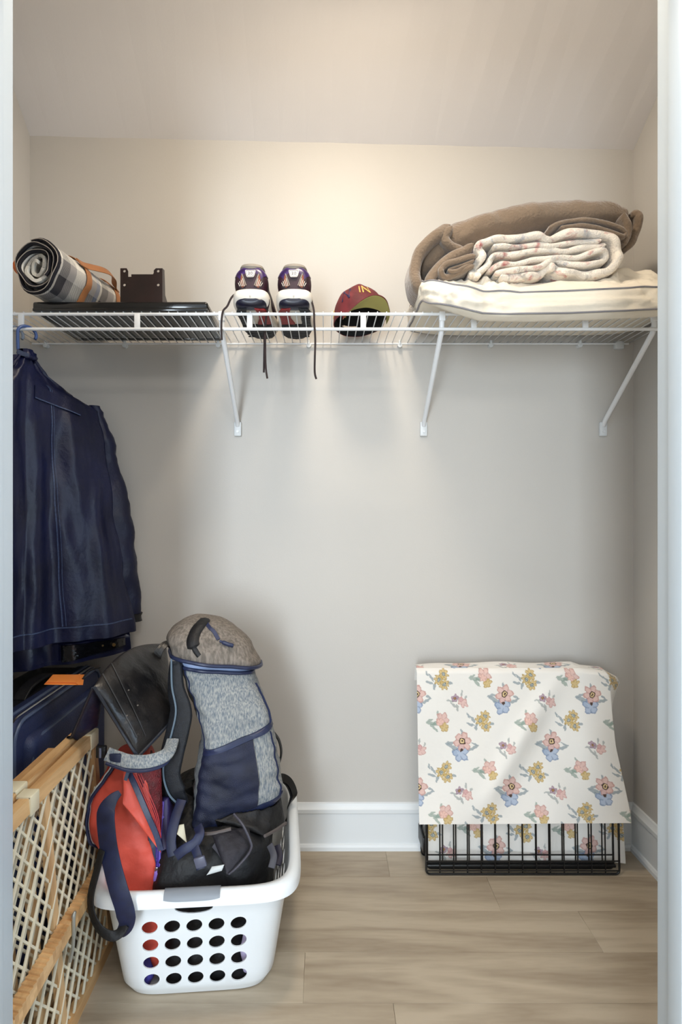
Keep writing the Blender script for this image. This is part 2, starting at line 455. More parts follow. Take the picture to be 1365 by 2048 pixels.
# flush lamp on the flat part of the closet ceiling
lamp = thing('ceiling_lamp', (0.06, 1.12, 2.60), 'round white glass lamp on the closet ceiling', 'lamp')
m_em = bpy.data.materials.new('lamp_glass'); m_em.use_nodes = True
bs = m_em.node_tree.nodes['Principled BSDF']; bs.inputs['Base Color'].default_value = (1, .95, .88, 1)
bs.inputs['Emission Color'].default_value = (1, .84, .64, 1); bs.inputs['Emission Strength'].default_value = 4.5
mb = MB(); prof = [(0.14, 2.64), (0.135, 2.61), (0.11, 2.585), (0.07, 2.57), (0.02, 2.565)]
vs = []; fs = []
for r, z in prof:
    for k in range(32): vs.append((0.06 + r * math.cos(2 * PI * k / 32), 1.12 + r * math.sin(2 * PI * k / 32), z))
for j in range(len(prof) - 1):
    for k in range(32): fs.append((j * 32 + k, j * 32 + (k + 1) % 32, (j + 1) * 32 + (k + 1) % 32, (j + 1) * 32 + k))
fs.append(tuple(range((len(prof) - 1) * 32, len(prof) * 32))); fs.append(tuple(range(31, -1, -1)))
mb.raw(vs, fs).build('glass_dome', m_em, lamp)
vs = []; fs = []
for r, z in ((0.15, 2.66), (0.15, 2.638), (0.142, 2.638), (0.142, 2.66)):
    for k in range(32): vs.append((0.06 + r * math.cos(2 * PI * k / 32), 1.12 + r * math.sin(2 * PI * k / 32), z))
for j in range(4):
    for k in range(32): fs.append((j * 32 + k, j * 32 + (k + 1) % 32, ((j + 1) % 4) * 32 + (k + 1) % 32, ((j + 1) % 4) * 32 + k))
MB().raw(vs, fs).build('rim_ring', M_TRIM, lamp)

# ------------------------------------------------------------------ wire shelf
M_WIRE = mat('white_epoxy', (236, 238, 240), rough=0.3, var=0.01)
M_CLIP = mat('white_plastic_clip', (226, 230, 232), rough=0.4, var=0.02)
SZ, SF = 1.672, 1.605        # shelf height, depth of its front rail
sh = thing('wire_shelf', (0.02, SF, SZ), 'long white wire shelf across the closet back wall', 'shelf')
wire = MB().tube([(0, 0, 0), (0, 0.302, 0)], 0.0016, 6).mesh('wire'); wire.materials.append(M_WIRE); wire.shade_smooth()
n = 0; x = XL + 0.012
while x < XR - 0.008:
    inst('wire', wire, sh, (x, SF - 0.002, SZ + 0.0055)); x += 0.0254
def xtube(name, x0, x1, y, z, r, parent, m=M_WIRE): return MB().tube([(x0, y, z), (x1, y, z)], r, 12).build(name, m, parent)
xtube('front_rail', XL + 0.004, XR - 0.004, SF, SZ, 0.0044, sh)
xtube('hanging_rail', XL + 0.004, XR - 0.004, SF - 0.002, 1.6295, 0.0046, sh)
xtube('back_rail', XL + 0.014, 1.005, BW - 0.012, SZ + 0.001, 0.0031, sh)
for px in (43, 275, 500, 727, 948, 1171):
    x = (px - VX) * SF / F
    MB().box((x - 0.0078, SF - 0.0055, 1.6295), (x + 0.0078, SF + 0.003, SZ + 0.001), bev=0.002).build('rail_post', M_WIRE, sh)
for px in (92, 250, 437, 618, 800, 982, 1160):
    x = (px - VX) * (BW - 0.01) / F
    mb = MB().tube([(x, BW - 0.0165, SZ - 0.004), (x, BW, SZ - 0.004)], 0.0078, 12)
    mb.box((x - 0.004, BW - 0.018, SZ - 0.003), (x + 0.004, BW, SZ + 0.012), bev=0.0015)
    mb.build('wall_clip', M_CLIP, sh)
x = (1235 - VX) * BW / F
MB().box((x - 0.013, BW - 0.016, SZ - 0.016), (x + 0.016, BW, SZ + 0.01), bev=0.003).build('end_bracket', M_CLIP, sh)
for x, lab in ((-0.2885, 'white diagonal shelf brace below the edge of the flat black monitor'),
               (0.328, 'white diagonal shelf brace below the near corner of the cream pillow'),
               (0.9235, 'white diagonal shelf brace beside the bare closet side wall')):
    br = thing('shelf_brace', (x, BW, 1.37), lab, 'shelf brace', 'diagonal braces under the wire shelf')
    pts = [Vector((x, BW - 0.008, 1.402)), Vector((x, BW - 0.02, 1.418)), Vector((x, SF + 0.012, 1.622)), Vector((x, SF + 0.003, 1.640)), Vector((x, SF + 0.002, 1.664))]
    MB().tube(smooth_path(pts[:2], 2) + smooth_path(pts[2:], 4), 0.0076, 12).build('strut', M_WIRE, br)
    MB().box((x - 0.012, BW - 0.012, 1.368), (x + 0.012, BW, 1.415), bev=0.003).build('foot_plate', M_CLIP, br)
    MB().tube([(x, BW - 0.015, 1.383), (x, BW - 0.011, 1.383)], 0.0042, 10).build('screw', M_WIRE, br)
    MB().box((x - 0.0085, SF - 0.007, 1.652), (x + 0.0085, SF + 0.008, 1.6785), bev=0.002).build('rail_hook', M_WIRE, br)
# ------------------------------------------------------------------ monitor lying on its screen
M_GLOSS = mat('gloss_black_plastic', (10, 10, 11), rough=0.12, var=0.05, coat=0.3)
M_SCREEN = mat('screen_glass', (5, 6, 8), rough=0.06, var=0.05, coat=0.6)
M_MATTE = mat('matte_black_plastic', (20, 20, 22), rough=0.45, var=0.1, bump=0.05, bscale=300)
MZ = SZ + 0.0072
mx0, mx1, my0, my1 = -0.815, -0.327, 1.598, 1.888
mon = thing('flat_monitor', ((mx0 + mx1) / 2, (my0 + my1) / 2, MZ), 'flat black monitor lying face down on the wire shelf', 'monitor')
MB().box((mx0, my0, MZ + 0.004), (mx1, my1, MZ + 0.026), bev=0.006, seg=3).build('back_shell', M_GLOSS, mon)
for lo, hi in (((mx0, my0, MZ), (mx1, my0 + 0.02, MZ + 0.008)), ((mx0, my1 - 0.018, MZ), (mx1, my1, MZ + 0.008)),
               ((mx0, my0 + 0.02, MZ), (mx0 + 0.018, my1 - 0.018, MZ + 0.008)), ((mx1 - 0.018, my0 + 0.02, MZ), (mx1, my1 - 0.018, MZ + 0.008))):
    MB().box(lo, hi, bev=0.002).build('bezel', M_GLOSS, mon)
MB().box((mx0 + 0.017, my0 + 0.019, MZ + 0.002), (mx1 - 0.017, my1 - 0.017, MZ + 0.006)).build('screen', M_SCREEN, mon, smooth=False)
MTOP = MZ + 0.026

# ------------------------------------------------------------------ steel mounting plate
M_PLATE = mat('brown_black_steel', (30, 12, 10), rough=0.28, var=0.5, vscale=14, spec=0.6)
w, h = 0.059, 0.099
outer = [(-w, 0), (w, 0), (w, h), (w - 0.018, h), (w - 0.024, h - 0.006), (w - 0.024, h - 0.013), (w - 0.026, h - 0.017), (-w + 0.031, h - 0.017),
         (-w + 0.031, h - 0.024), (-w + 0.022, h - 0.024), (-w + 0.022, h - 0.008), (-w + 0.018, h), (-w, h)]
holes = [circ(sx * 0.0475, zz, 0.0037) for sx in (-1, 1) for zz in (h - 0.008, h - 0.047)]
me = plate2d([outer] + holes, 0.0022)
px_ = (283 - VX) * 1.615 / F
mp_ = thing('mounting_plate', (px_, 1.63, MTOP), 'dark brown notched steel mounting plate with four screw holes', 'mounting plate')
me.transform(Matrix.Translation((px_, 1.615, MTOP)) @ Matrix.Rotation(PI / 2, 4, 'X'))
link('plate', me, M_PLATE, mp_, angle=30)
MB().box((px_ - w, 1.614, MTOP), (px_ + w, 1.652, MTOP + 0.0022), bev=0.0008).build('bottom_flange', M_PLATE, mp_)
MB().raw([(px_ + w - 0.002, 1.614, MTOP), (px_ + w + 0.006, 1.652, MTOP), (px_ + w - 0.002, 1.614, MTOP + h), (px_ + w - 0.0, 1.628, MTOP + h), (px_ + w + 0.001, 1.632, MTOP + 0.03),
          (px_ + w + 0.0005, 1.614, MTOP), (px_ + w + 0.0085, 1.652, MTOP), (px_ + w + 0.0005, 1.614, MTOP + h), (px_ + w + 0.0025, 1.628, MTOP + h), (px_ + w + 0.0035, 1.632, MTOP + 0.03)],
         [(0, 1, 4, 3, 2), (7, 8, 9, 6, 5), (0, 2, 7, 5), (2, 3, 8, 7), (3, 4, 9, 8), (4, 1, 6, 9), (1, 0, 5, 6)]).build('side_flange', M_PLATE, mp_)

# ------------------------------------------------------------------ rolled plaid blanket with leather carrier
def plaid(name):
    m = bpy.data.materials.new(name); m.use_nodes = True; nt = m.node_tree; N = nt.nodes; lk = nt.links.new; b = N['Principled BSDF']
    uv = N.new('ShaderNodeUVMap'); sp = N.new('ShaderNodeSeparateXYZ'); lk(uv.outputs[0], sp.inputs[0])
    def stripes(sock, period, stops):
        d = N.new('ShaderNodeMath'); d.operation = 'DIVIDE'; d.inputs[1].default_value = period; lk(sock, d.inputs[0])
        f = N.new('ShaderNodeMath'); f.operation = 'FRACT'; lk(d.outputs[0], f.inputs[0])
        r = N.new('ShaderNodeValToRGB'); r.color_ramp.interpolation = 'CONSTANT'; lk(f.outputs[0], r.inputs[0])
        r.color_ramp.elements[0].color = stops[0][1]; r.color_ramp.elements[0].position = 0
        r.color_ramp.elements[1].color = stops[1][1]; r.color_ramp.elements[1].position = stops[1][0]
        for p, c in stops[2:]:
            e = r.color_ramp.elements.new(p); e.color = c
        return r.outputs[0]
    cr, gy, bk, bl = lin(226, 222, 212), lin(150, 146, 144), lin(20, 19, 32), lin(105, 125, 160)
    a = stripes(sp.outputs['X'], 0.21, [(0, cr), (0.38, gy), (0.55, bk), (0.80, gy)])
    c = stripes(sp.outputs['Y'], 0.19, [(0, cr), (0.05, bk), (0.22, gy), (0.38, cr), (0.72, gy), (0.9, bl)])
    # twill: fine diagonal threads choose warp or weft
    dg = N.new('ShaderNodeMath'); dg.operation = 'ADD'; lk(sp.outputs['X'], dg.inputs[0]); lk(sp.outputs['Y'], dg.inputs[1])
    d2 = N.new('ShaderNodeMath'); d2.operation = 'DIVIDE'; d2.inputs[1].default_value = 0.0034; lk(dg.outputs[0], d2.inputs[0])
    f2 = N.new('ShaderNodeMath'); f2.operation = 'FRACT'; lk(d2.outputs[0], f2.inputs[0])
    g2 = N.new('ShaderNodeMath'); g2.operation = 'GREATER_THAN'; g2.inputs[1].default_value = 0.5; lk(f2.outputs[0], g2.inputs[0])
    mx = N.new('ShaderNodeMix'); mx.data_type = 'RGBA'; lk(g2.outputs[0], mx.inputs[0]); lk(a, mx.inputs[6]); lk(c, mx.inputs[7])
    lk(mx.outputs[2], b.inputs['Base Color']); b.inputs['Roughness'].default_value = 0.9; b.inputs['Sheen Weight'].default_value = 0.2
    nz = N.new('ShaderNodeTexNoise'); nz.inputs['Scale'].default_value = 220; bp = N.new('ShaderNodeBump'); bp.inputs['Strength'].default_value = 0.25; bp.inputs['Distance'].default_value = 0.004
    lk(nz.outputs['Fac'], bp.inputs['Height']); lk(bp.outputs[0], b.inputs['Normal'])
    return m
M_PLAID = plaid('plaid_wool')
M_LEATHER = mat('tan_leather', (164, 108, 66), rough=0.5, var=0.15, bump=0.06, bscale=200)
M_BIND = mat('black_binding', (20, 19, 28), rough=0.85, var=0.3, bump=0.2, bscale=300)
M_THREAD = mat('pale_thread', (170, 160, 150), rough=0.8)
A0 = Vector((-0.785, 1.565, MTOP + 0.083)); A1 = Vector((-0.733, 1.872, MTOP + 0.080))
ax_ = (A1 - A0).normalized(); sx_ = Vector((0, 0, 1)).cross(ax_).normalized() * -1; sz_ = ax_.cross(sx_) * -1
if sz_.z < 0: sz_ = -sz_
roll = thing('rolled_blanket', ((A0 + A1) / 2 - Vector((0, 0, 0.083)) , )[0] if False else ((A0 + A1) / 2 - Vector((0, 0, 0.082))), 'rolled plaid picnic blanket in a tan leather carrier', 'blanket')
TURN, NSP = 4.1, 230
def spiral(k):
    th = 2 * PI * TURN * k; r = 0.012 + 0.0605 * k ** 0.92
    r *= 1 + 0.07 * math.sin(2 * th + 1.0) * (1 - 0.5 * k) + 0.05 * math.sin(3 * th + 4 * k + 0.3) + 0.03 * math.sin(th * 5 + 7 * k)
    return th + 1.15, r
def spt(k, s, off):
    th, r = spiral(k); r += off
    fold = 0.0025 * noise.noise(Vector((th * 0.8, s * 9, 3)))
    rr = max(0.002, r + fold)
    shear = 0.006 * math.sin(th * 1.3) * (1 - s)
    return A0.lerp(A1, s) + (sx_ * math.cos(th) + sz_ * math.sin(th)) * rr - ax_ * shear
NS = 24; TH = 0.0105
bm = bmesh.new(); uvl = bm.loops.layers.uv.new('UVMap'); arc = [0.0]
for i in range(NSP):
    a = spt(i / NSP, 0.5, 0); b = spt((i + 1) / NSP, 0.5, 0); arc.append(arc[-1] + (b - a).length)
V = {}
for i in range(NSP + 1):
    for j in range(NS + 1):
        for q, off in enumerate((TH * 0.42, -TH * 0.42)):
            V[i, j, q] = bm.verts.new(spt(i / NSP, j / NS, off))
def addf(keys):
    f = bm.faces.new([V[k] for k in keys])
    for lpp, k in zip(f.loops, keys): lpp[uvl].uv = (arc[k[0]] + 0.02, k[1] / NS * 0.31)
for i in range(NSP):
    for j in range(NS):
        addf([(i, j, 0), (i + 1, j, 0), (i + 1, j + 1, 0), (i, j + 1, 0)]); addf([(i, j, 1), (i, j + 1, 1), (i + 1, j + 1, 1), (i + 1, j, 1)])
    addf([(i, 0, 0), (i, 0, 1), (i + 1, 0, 1), (i + 1, 0, 0)]); addf([(i, NS, 0), (i + 1, NS, 0), (i + 1, NS, 1), (i, NS, 1)])
for j in range(NS):
    addf([(0, j, 0), (0, j + 1, 0), (0, j + 1, 1), (0, j, 1)]); addf([(NSP, j, 0), (NSP, j, 1), (NSP, j + 1, 1), (NSP, j + 1, 0)])
bmesh.ops.recalc_face_normals(bm, faces=bm.faces[:])
me = bpy.data.meshes.new('blanket'); bm.to_mesh(me); bm.free()
link('blanket_roll', me, M_PLAID, roll, angle=60)
# dark bound edge at the near end, with its stitch line
ed = [spt(k / 150, 0.0, 0) - ax_ * 0.001 for k in range(62, 151)]
MB().tube(ed, TH * 0.56, 8).build('bound_edge', M_BIND, roll)
ed2 = [spt(k / 150, 0.0, 0.001) - ax_ * 0.0086 for k in range(62, 151)]
MB().tube(ed2, 0.0011, 5).build('edge_stitching', M_THREAD, roll)
def rad(th):   # outer radius of the roll towards the angle th
    best = 0
    for i in range(NSP - 64, NSP + 1):
        t, r = spiral(i / NSP)
        d = (t - th + PI) % (2 * PI) - PI
        if abs(d) < 0.16: best = max(best, r)
    return best + TH * 0.42
def ring_pts(s, extra, n=40, a0=0, a1=2 * PI):
    return [A0.lerp(A1, s) + (sx_ * math.cos(a0 + (a1 - a0) * i / n) + sz_ * math.sin(a0 + (a1 - a0) * i / n)) * (rad(a0 + (a1 - a0) * i / n) + extra) for i in range(n)]
for s in (0.40, 0.92):
    c = A0.lerp(A1, s)
    MB().ribbon(ring_pts(s, 0.0035), 0.025, 0.0028, nrm=lambda p, c=c: (p - c), closed=True).build('strap', M_LEATHER, roll)
ha = math.radians(38)
def hp(s, ex): return A0.lerp(A1, s) + (sx_ * math.cos(ha) + sz_ * math.sin(ha)) * (rad(ha) + ex)
hpts = smooth_path([hp(0.30, 0.006), hp(0.40, 0.008), hp(0.50, 0.018), hp(0.66, 0.033), hp(0.80, 0.030), hp(0.90, 0.010), hp(0.97, 0.006)], 6)
MB().ribbon(hpts, 0.027, 0.003, nrm=(sx_ * math.cos(ha) + sz_ * math.sin(ha))).build('carry_handle', M_LEATHER, roll)
la = math.radians(165)
c = A0.lerp(A1, 0.1)
lo_ = [c + (sx_ * math.cos(la + t) + sz_ * math.sin(la + t)) * (0.079 + 0.017 * math.sin((t + 0.3) / 0.6 * PI)) for t in [(-0.3 + 0.6 * i / 14) for i in range(15)]]
MB().ribbon(lo_, 0.014, 0.003, nrm=lambda p, c=c: (p - c)).build('leather_loop', mat('orange_leather', (200, 104, 48), rough=0.5), roll)

# ------------------------------------------------------------------ running shoes
M_UP = mat('maroon_mesh', (44, 14, 30), rough=0.5, var=0.4, vscale=40, bump=0.15, bscale=500)
M_PUR = mat('purple_overlay', (52, 30, 84), rough=0.28, var=0.45, vscale=90)
M_COP = mat('copper_vents', (150, 84, 58), rough=0.45, var=0.3, vscale=40)
M_MID = mat('midsole_foam', (226, 220, 210), rough=0.55, var=0.05, vscale=20)
M_GREY = mat('grey_lining', (150, 142, 132), rough=0.8, var=0.1, bump=0.1, bscale=300)
M_OUT = mat('black_rubber', (20, 20, 24), rough=0.6, var=0.2, bump=0.4, bscale=160)
M_RED = mat('red_rubber', (140, 26, 24), rough=0.55, var=0.2, bump=0.4, bscale=200)
M_GEL = mat('navy_gel', (18, 19, 40), rough=0.3, var=0.4, vscale=60)
M_BADGE = mat('badge_white', (228, 224, 222), rough=0.35, var=0.02)
M_INK = mat('badge_grey', (110, 104, 104), rough=0.4)
M_LACE = mat('dark_lace', (34, 20, 22), rough=0.8, var=0.3, vscale=100)
def shoe(x, side, label, laces):
    """heel to the viewer; side = -1 keeps the dark tread on the -x side"""
    base = Vector((x, 1.578, SZ + 0.0083))
    t = thing('running_shoe', base + Vector((0, 0.15, 0)), label, 'shoe', 'pair of running shoes on the wire shelf')
    def sec(y, w, zb_, zt, e, dx=0.0): return (base + Vector((dx * side, y, (zb_ + zt) / 2)), (w * 1.06, 0, 0), (0, 0, (zt - zb_) / 2), e)
    mid = Loft([sec(-0.003, .024, .030, .046, 2.2), sec(0.000, .036, .022, .051, 2.6), sec(.008, .043, .015, .055, 3), sec(.022, .0475, .009, .055, 3.4), sec(.05, .049, .005, .050, 4), sec(.10, .045, .005, .042, 4, -.002), sec(.15, .046, .005, .040, 4, -.003),
                sec(.20, .052, .005, .038, 4, -.004), sec(.25, .049, .007, .036, 3.6, -.006), sec(.285, .036, .012, .034, 3, -.008), sec(.30, .016, .02, .03, 2.4, -.009)])
    mid.body(36, 40).build('midsole', M_MID, t)
    up = Loft([sec(.003, .026, .038, .098, 2.2), sec(.006, .034, .036, .110, 2.3), sec(.014, .0405, .034, .1185, 2.3), sec(.03, .0445, .03, .120, 2.3), sec(.06, .043, .035, .112, 2.4), sec(.10, .041, .03, .112, 2.3, -.001), sec(.14, .042, .03, .106, 2.3, -.003),
               sec(.19, .047, .03, .082, 2.4, -.004), sec(.24, .045, .03, .064, 2.5, -.006), sec(.275, .034, .028, .052, 2.4, -.008), sec(.293, .015, .028, .042, 2.2, -.009)])
    ub = up.body(40, 40).build('upper', M_UP, t)
    # ankle opening: grey padded collar ring and lining
    col = []
    for i in range(26):
        a = 2 * PI * i / 26
        col.append(base + Vector((0.027 * math.cos(a), 0.052 + 0.043 * math.sin(a), 0.1165 + 0.004 * math.cos(2 * a) - 0.004 * math.sin(a))))
    MB().tube(col, 0.0085, 8, closed=True).build('collar', M_GREY, t)
    vs = col + [base + Vector((0, 0.052, 0.108))]
    MB().raw(vs, [(i, (i + 1) % 26, 26) for i in range(26)]).build('lining', mat('dark_lining', (30, 26, 30), rough=0.9), t)
    MB().ribbon(smooth_path([base + Vector((0.004 * side, 0.175, 0.085)), base + Vector((0.006 * side, 0.13, 0.117)), base + Vector((0.007 * side, 0.098, 0.138)), base + Vector((0.008 * side, 0.085, 0.142))], 5), [.034] * 10 + [.040] * 6, 0.008, nrm=(0, -0.6, 0.8)).build('tongue', M_GREY, t)
    # heel overlay, side vents, badge
    up.patch(lambda b: 0.25 - 0.2, lambda b: 0.25 + 0.2, 0.02, 0.30, 0.0014, 24, 14, base=-0.001).build('heel_overlay', M_PUR, t)
    yb = 0.0085
    for s in (-1, 1):
        tri = [base + Vector((s * q[0], q[1], q[2])) for q in ((.012, .000, .062), (.024, .0015, .094), (.037, .011, .066), (.034, .009, .058), (.02, .001, .056))]
        ctr = sum(tri, Vector()) / 5 + Vector((0, -0.004, 0))
        MB().raw(tri + [ctr], [(i, (i + 1) % 5, 5) for i in range(5)]).build('side_vent', M_COP, t)
        MB().tube([base + Vector((s * .0115, -.002, .061)), base + Vector((s * .0235, -.0005, .0935))], 0.0017, 6).build('vent_rim', M_GREY, t)
        for k in range(4):
            MB().tube([base + Vector((s * (.016 + .0042 * k), -.0040, .058)), base + Vector((s * (.0215 + .0040 * k), -.0020 + k * .0016, .080 - .0035 * k))], 0.0009, 5).build('vent_rib', M_MID, t)
    tilt = Matrix.Translation(base + Vector((0, 0.0008, 0.0935))) @ Matrix.Rotation(math.radians(78), 4, 'X')
    bo = [(-.0145, .009), (-.013, .0115), (.013, .0115), (.0145, .009), (.011, -.006), (.0085, -.0095), (-.0085, -.0095), (-.011, -.006)]
    bm_ = plate2d([bo], 0.003); bm_.transform(tilt); bd = link('heel_badge', bm_, M_BADGE, t)
    ro = [[(x_ * .86, y_ * .84) for x_, y_ in bo], [(x_ * .78, y_ * .75) for x_, y_ in bo]]
    rm = plate2d(ro, 0.0008); rm.transform(tilt @ Matrix.Translation((0, 0, 0.0018))); link('badge_outline', rm, M_INK, bd)
    tm = text_mesh('20', 0.0115, 0.0006); tm.transform(tilt @ Matrix.Translation((0, 0.0005, 0.002)) @ Matrix.Scale(1.25, 4, (1, 0, 0))); link('badge_number', tm, M_INK, bd, smooth=False)
    # heel crash pad under the foam, tread pads
    cr_ = Loft([sec(-.0015, .022, .016, .027, 2.0), sec(.003, .034, .008, .030, 2.0), sec(.014, .040, .003, .028, 2.4), sec(.03, .040, .003, .02, 3)])
    cr_.body(28, 12).build('heel_gel', M_GEL, t)
    for k in (-1, 0, 1): MB().tube([base + Vector((k * .022, -.0035 + abs(k) * .006, .033)), base + Vector((k * .021, 0.002 + abs(k) * .006, .024))], .0026, 7).build('gel_bridge', M_MID, t)
    def tread(name, pts, m, th=0.006):
        q = plate2d([[(px2 * side, py2) for px2, py2 in pts]], th); q.transform(Matrix.Translation(base + Vector((0, 0, 0.0032)))); return link(name, q, m, t, angle=30)
    tread('tread_pad', [(.012, .012), (.038, .022), (.046, .05), (.043, .10), (.043, .15), (.020, .15), (.016, .10), (.018, .05)], M_OUT)
    tread('tread_pad', [(-.010, .012), (-.036, .022), (-.046, .05), (-.043, .10), (-.044, .145), (-.004, .145), (-.014, .10), (-.016, .05)], M_RED)
    tread('forefoot_tread', [(-.044, .155), (-.05, .20), (-.05, .245), (-.034, .283), (-.008, .296), (.014, .288), (.036, .25), (.046, .20), (.043, .155)], M_OUT)
    for j in range(6):
        yy = 0.03 + j * 0.02
        MB().box(base + Vector((side * .030 - .013, yy, -.0008)), base + Vector((side * .030 + .013, yy + .008, .002)), bev=.001).build('tread_lug', M_OUT, t)
    for j in range(5):
        yy = 0.16 + j * 0.025
        MB().box(base + Vector((-.04, yy, -.0008)), base + Vector((.036, yy + .010, .002)), bev=.001).build('tread_lug', M_OUT, t)
    for pts, m in laces:
        MB().ribbon(smooth_path(pts, 7), 0.0055, 0.0024, nrm=(0.1, -1, 0.1)).build('lace', m, t)
    # crossed laces on the vamp
    for k in range(4):
        y = .11 + .02 * k; z = .118 - .0085 * k
        MB().ribbon(smooth_path([base + Vector((-.027, y, z - .018)), base + Vector((0, y + .006, z + .004)), base + Vector((.027, y + .012, z - .02))], 4), .006, .003, nrm=(0, -.2, 1)).build('lace', M_LACE, t)
    return t
s1 = L(503, 628, 1.60).x; s2 = L(589, 628, 1.60).x
shoe(s1, -1, 'running shoe whose loose lace hangs over the rail beside the monitor',
     [([L(487, 580, 1.66), L(466, 592, 1.60), L(455, 612, 1.592), L(447, 621, 1.590), L(444, 634, 1.588), L(443, 655, 1.590), L(444, 680, 1.592)], M_LACE),
      ([L(528, 585, 1.63), L(538, 600, 1.60), L(534, 625, 1.615), L(531, 660, 1.622), L(531, 700, 1.622), L(532, 735, 1.622), L(535, 757, 1.622)], M_LACE),
      ([L(532, 590, 1.64), L(536, 610, 1.63), L(530, 655, 1.632), L(529, 700, 1.63), L(528, 745, 1.63)], M_LACE)])
shoe(s2, 1, 'running shoe whose lace dangles on the side of the maroon cap',
     [([L(610, 575, 1.66), L(617, 582, 1.62), L(623, 600, 1.60), L(628, 620, 1.593), L(629, 645, 1.592), L(631, 680, 1.592), L(630, 720, 1.592), L(630, 745, 1.592), L(633, 758, 1.592)], M_LACE)])

# ------------------------------------------------------------------ maroon cap, opening turned to the front
M_CAP = mat('maroon_twill', (104, 34, 40), rough=0.7, var=0.3, vscale=30, bump=0.15, bscale=400)
M_CAPIN = mat('black_sweatband', (14, 13, 14), rough=0.8, var=0.3, vscale=60)
M_OLIVE = mat('olive_underbrim', (158, 150, 84), rough=0.7, var=0.08)
M_GOLD = mat('gold_thread', (206, 174, 92), rough=0.45, var=0.3, vscale=120)
M_NAVYT = mat('navy_thread', (36, 28, 74), rough=0.5, var=0.2)
cc = Vector((0.108, 1.775, SZ + 0.0305))
capo = thing('baseball_cap', (cc.x, cc.y, SZ + 0.0072), 'maroon baseball cap with olive underbrim and gold lettering', 'cap')
cz = Vector((-0.06, 0.20, 0.97)).normalized()          # crown direction
cy = Vector((0.30, -0.92, 0.22)); cy = (cy - cz * cy.dot(cz)).normalized()   # towards the brim
cxv = cy.cross(cz).normalized()
def cp(a, t, r=1.0, off=0.0):
    """crown point: a = angle about the crown (0 = brim side), t = 0 rim .. 1 top"""
    al = t * PI / 2
    R = 0.080 * math.cos(al) ** 0.7; H = 0.108 * math.sin(al) ** 0.95
    ex = 1.10 if True else 1
    q = (cy * math.cos(a) * 1.10 + cxv * math.sin(a)) * (R * r)
    dent = 0.005 * noise.noise(Vector((math.cos(a) * 2, math.sin(a) * 2, t * 3)))
    nrm = (cy * math.cos(a) + cxv * math.sin(a)) * math.cos(al) + cz * math.sin(al)
    return cc + q + cz * (H * r) + nrm * (dent + off)
NA, NT = 120, 40
def in_gap(j, a0):
    t = (j + .5) / NT
    return 0.07 < t < 0.21 and abs(a0 - PI) < 0.55 * math.sqrt(1 - ((t - .07) / .14) ** 2)
def dome(r0, r1, gap=None):
    vs, fs = [], []
    for q in (r0, r1):
        for j in range(NT + 1):
            for i in range(NA): vs.append(cp(2 * PI * i / NA, j / NT * 0.998, q))
    n = NA * (NT + 1)
    for j in range(NT):
        for i in range(NA):
            a0 = (2 * PI * (i + .5) / NA) % (2 * PI)
            if in_gap(j, a0): continue
            k = (i + 1) % NA; f = (j * NA + i, j * NA + k, (j + 1) * NA + k, (j + 1) * NA + i)
            fs.append(f); fs.append(tuple(x + n for x in f[::-1]))
    for i in range(NA):
        k = (i + 1) % NA; fs.append((i, k, n + k, n + i))
    return MB().raw(vs, fs)
me = dome(1.0, 0.975).mesh()
link('crown', me, M_CAP, capo, angle=60)
vs, fs = [], []
for j in range(NT + 1):
    for i in range(NA): vs.append(cp(2 * PI * i / NA, j / NT * 0.998, 0.965))
for j in range(NT):
    for i in range(NA):
        a0 = (2 * PI * (i + .5) / NA) % (2 * PI)
        if in_gap(j, a0): continue
        k = (i + 1) % NA; fs.append((j * NA + i, j * NA + k, (j + 1) * NA + k, (j + 1) * NA + i))
link('inner_lining', MB().raw(vs, fs).mesh(), M_CAPIN, capo, angle=60)
# sweatband, back strap, brim
MB().ribbon([cp(a, 0.08, 0.945) for a in [0.75 + (2 * PI - 1.5 + 1.5) * i / 60 for i in range(61)]], 0.022, 0.002, nrm=lambda p: cc - p).build('sweatband', M_CAPIN, capo)
MB().ribbon([cp(PI - 0.7 + 1.4 * i / 12, 0.04, 0.985) for i in range(13)], 0.013, 0.003, nrm=lambda p: p - cc).build('back_strap', M_CAPIN, capo)
def brim(o0, o1, fr0=0.0, fr1=1.0):
    def P(a, b, o):
        ang = (a - 0.5) * 2 * 1.12
        root = cp(ang, 0.0, 0.99)
        ln = 0.062 * math.cos(ang / 1.12 * PI / 2) ** 0.62 * (fr0 + (fr1 - fr0) * b)
        curve = cz * (0.06 * ln)
        return root + cy * ln + curve * 1.0 - cz * 0 + cz * (o - 0.022 * (fr0 + (fr1 - fr0) * b) ** 0.7 * math.sin(ang) ** 2)
    return grid_panel(P, 26, 8, o0, o1)
brim(0.0015, 0.0).build('brim', M_CAP, capo, angle=60)
brim(-0.0001, -0.0016, 0.02, 0.95).build('underbrim', M_OLIVE, capo, angle=60)
def cap_text(s, size, a, t, m, name):
    tm = text_mesh(s, size, 0.0008)
    for v in tm.vertices:
        q = cp(a - v.co.x / 0.083, t + v.co.y / 0.125, 1.0, 0.0012 + v.co.z)
        v.co = q
    return link(name, tm, m, capo, smooth=False)
cap_text('IN', 0.046, 0.12, 0.42, M_GOLD, 'front_lettering')
cap_text('N', 0.050, 0.92, 0.34, M_NAVYT, 'side_lettering')
cap_text('NI', 0.020, 1.75, 0.14, M_GOLD, 'small_lettering')
MB().tube([cc + cz * 0.107 + cy * 0.002, cc + cz * 0.112], 0.006, 10).build('top_button', M_CAP, capo)
tg = plate2d([[(-.009, -.008), (.009, -.008), (.009, .008), (-.009, .008)]], 0.001)
for v in tg.vertices: v.co = cp(PI * 0.9 - v.co.x / .08, 0.42 + v.co.y / .12, 0.95, v.co.z)
link('inner_tag', tg, M_GOLD, capo)

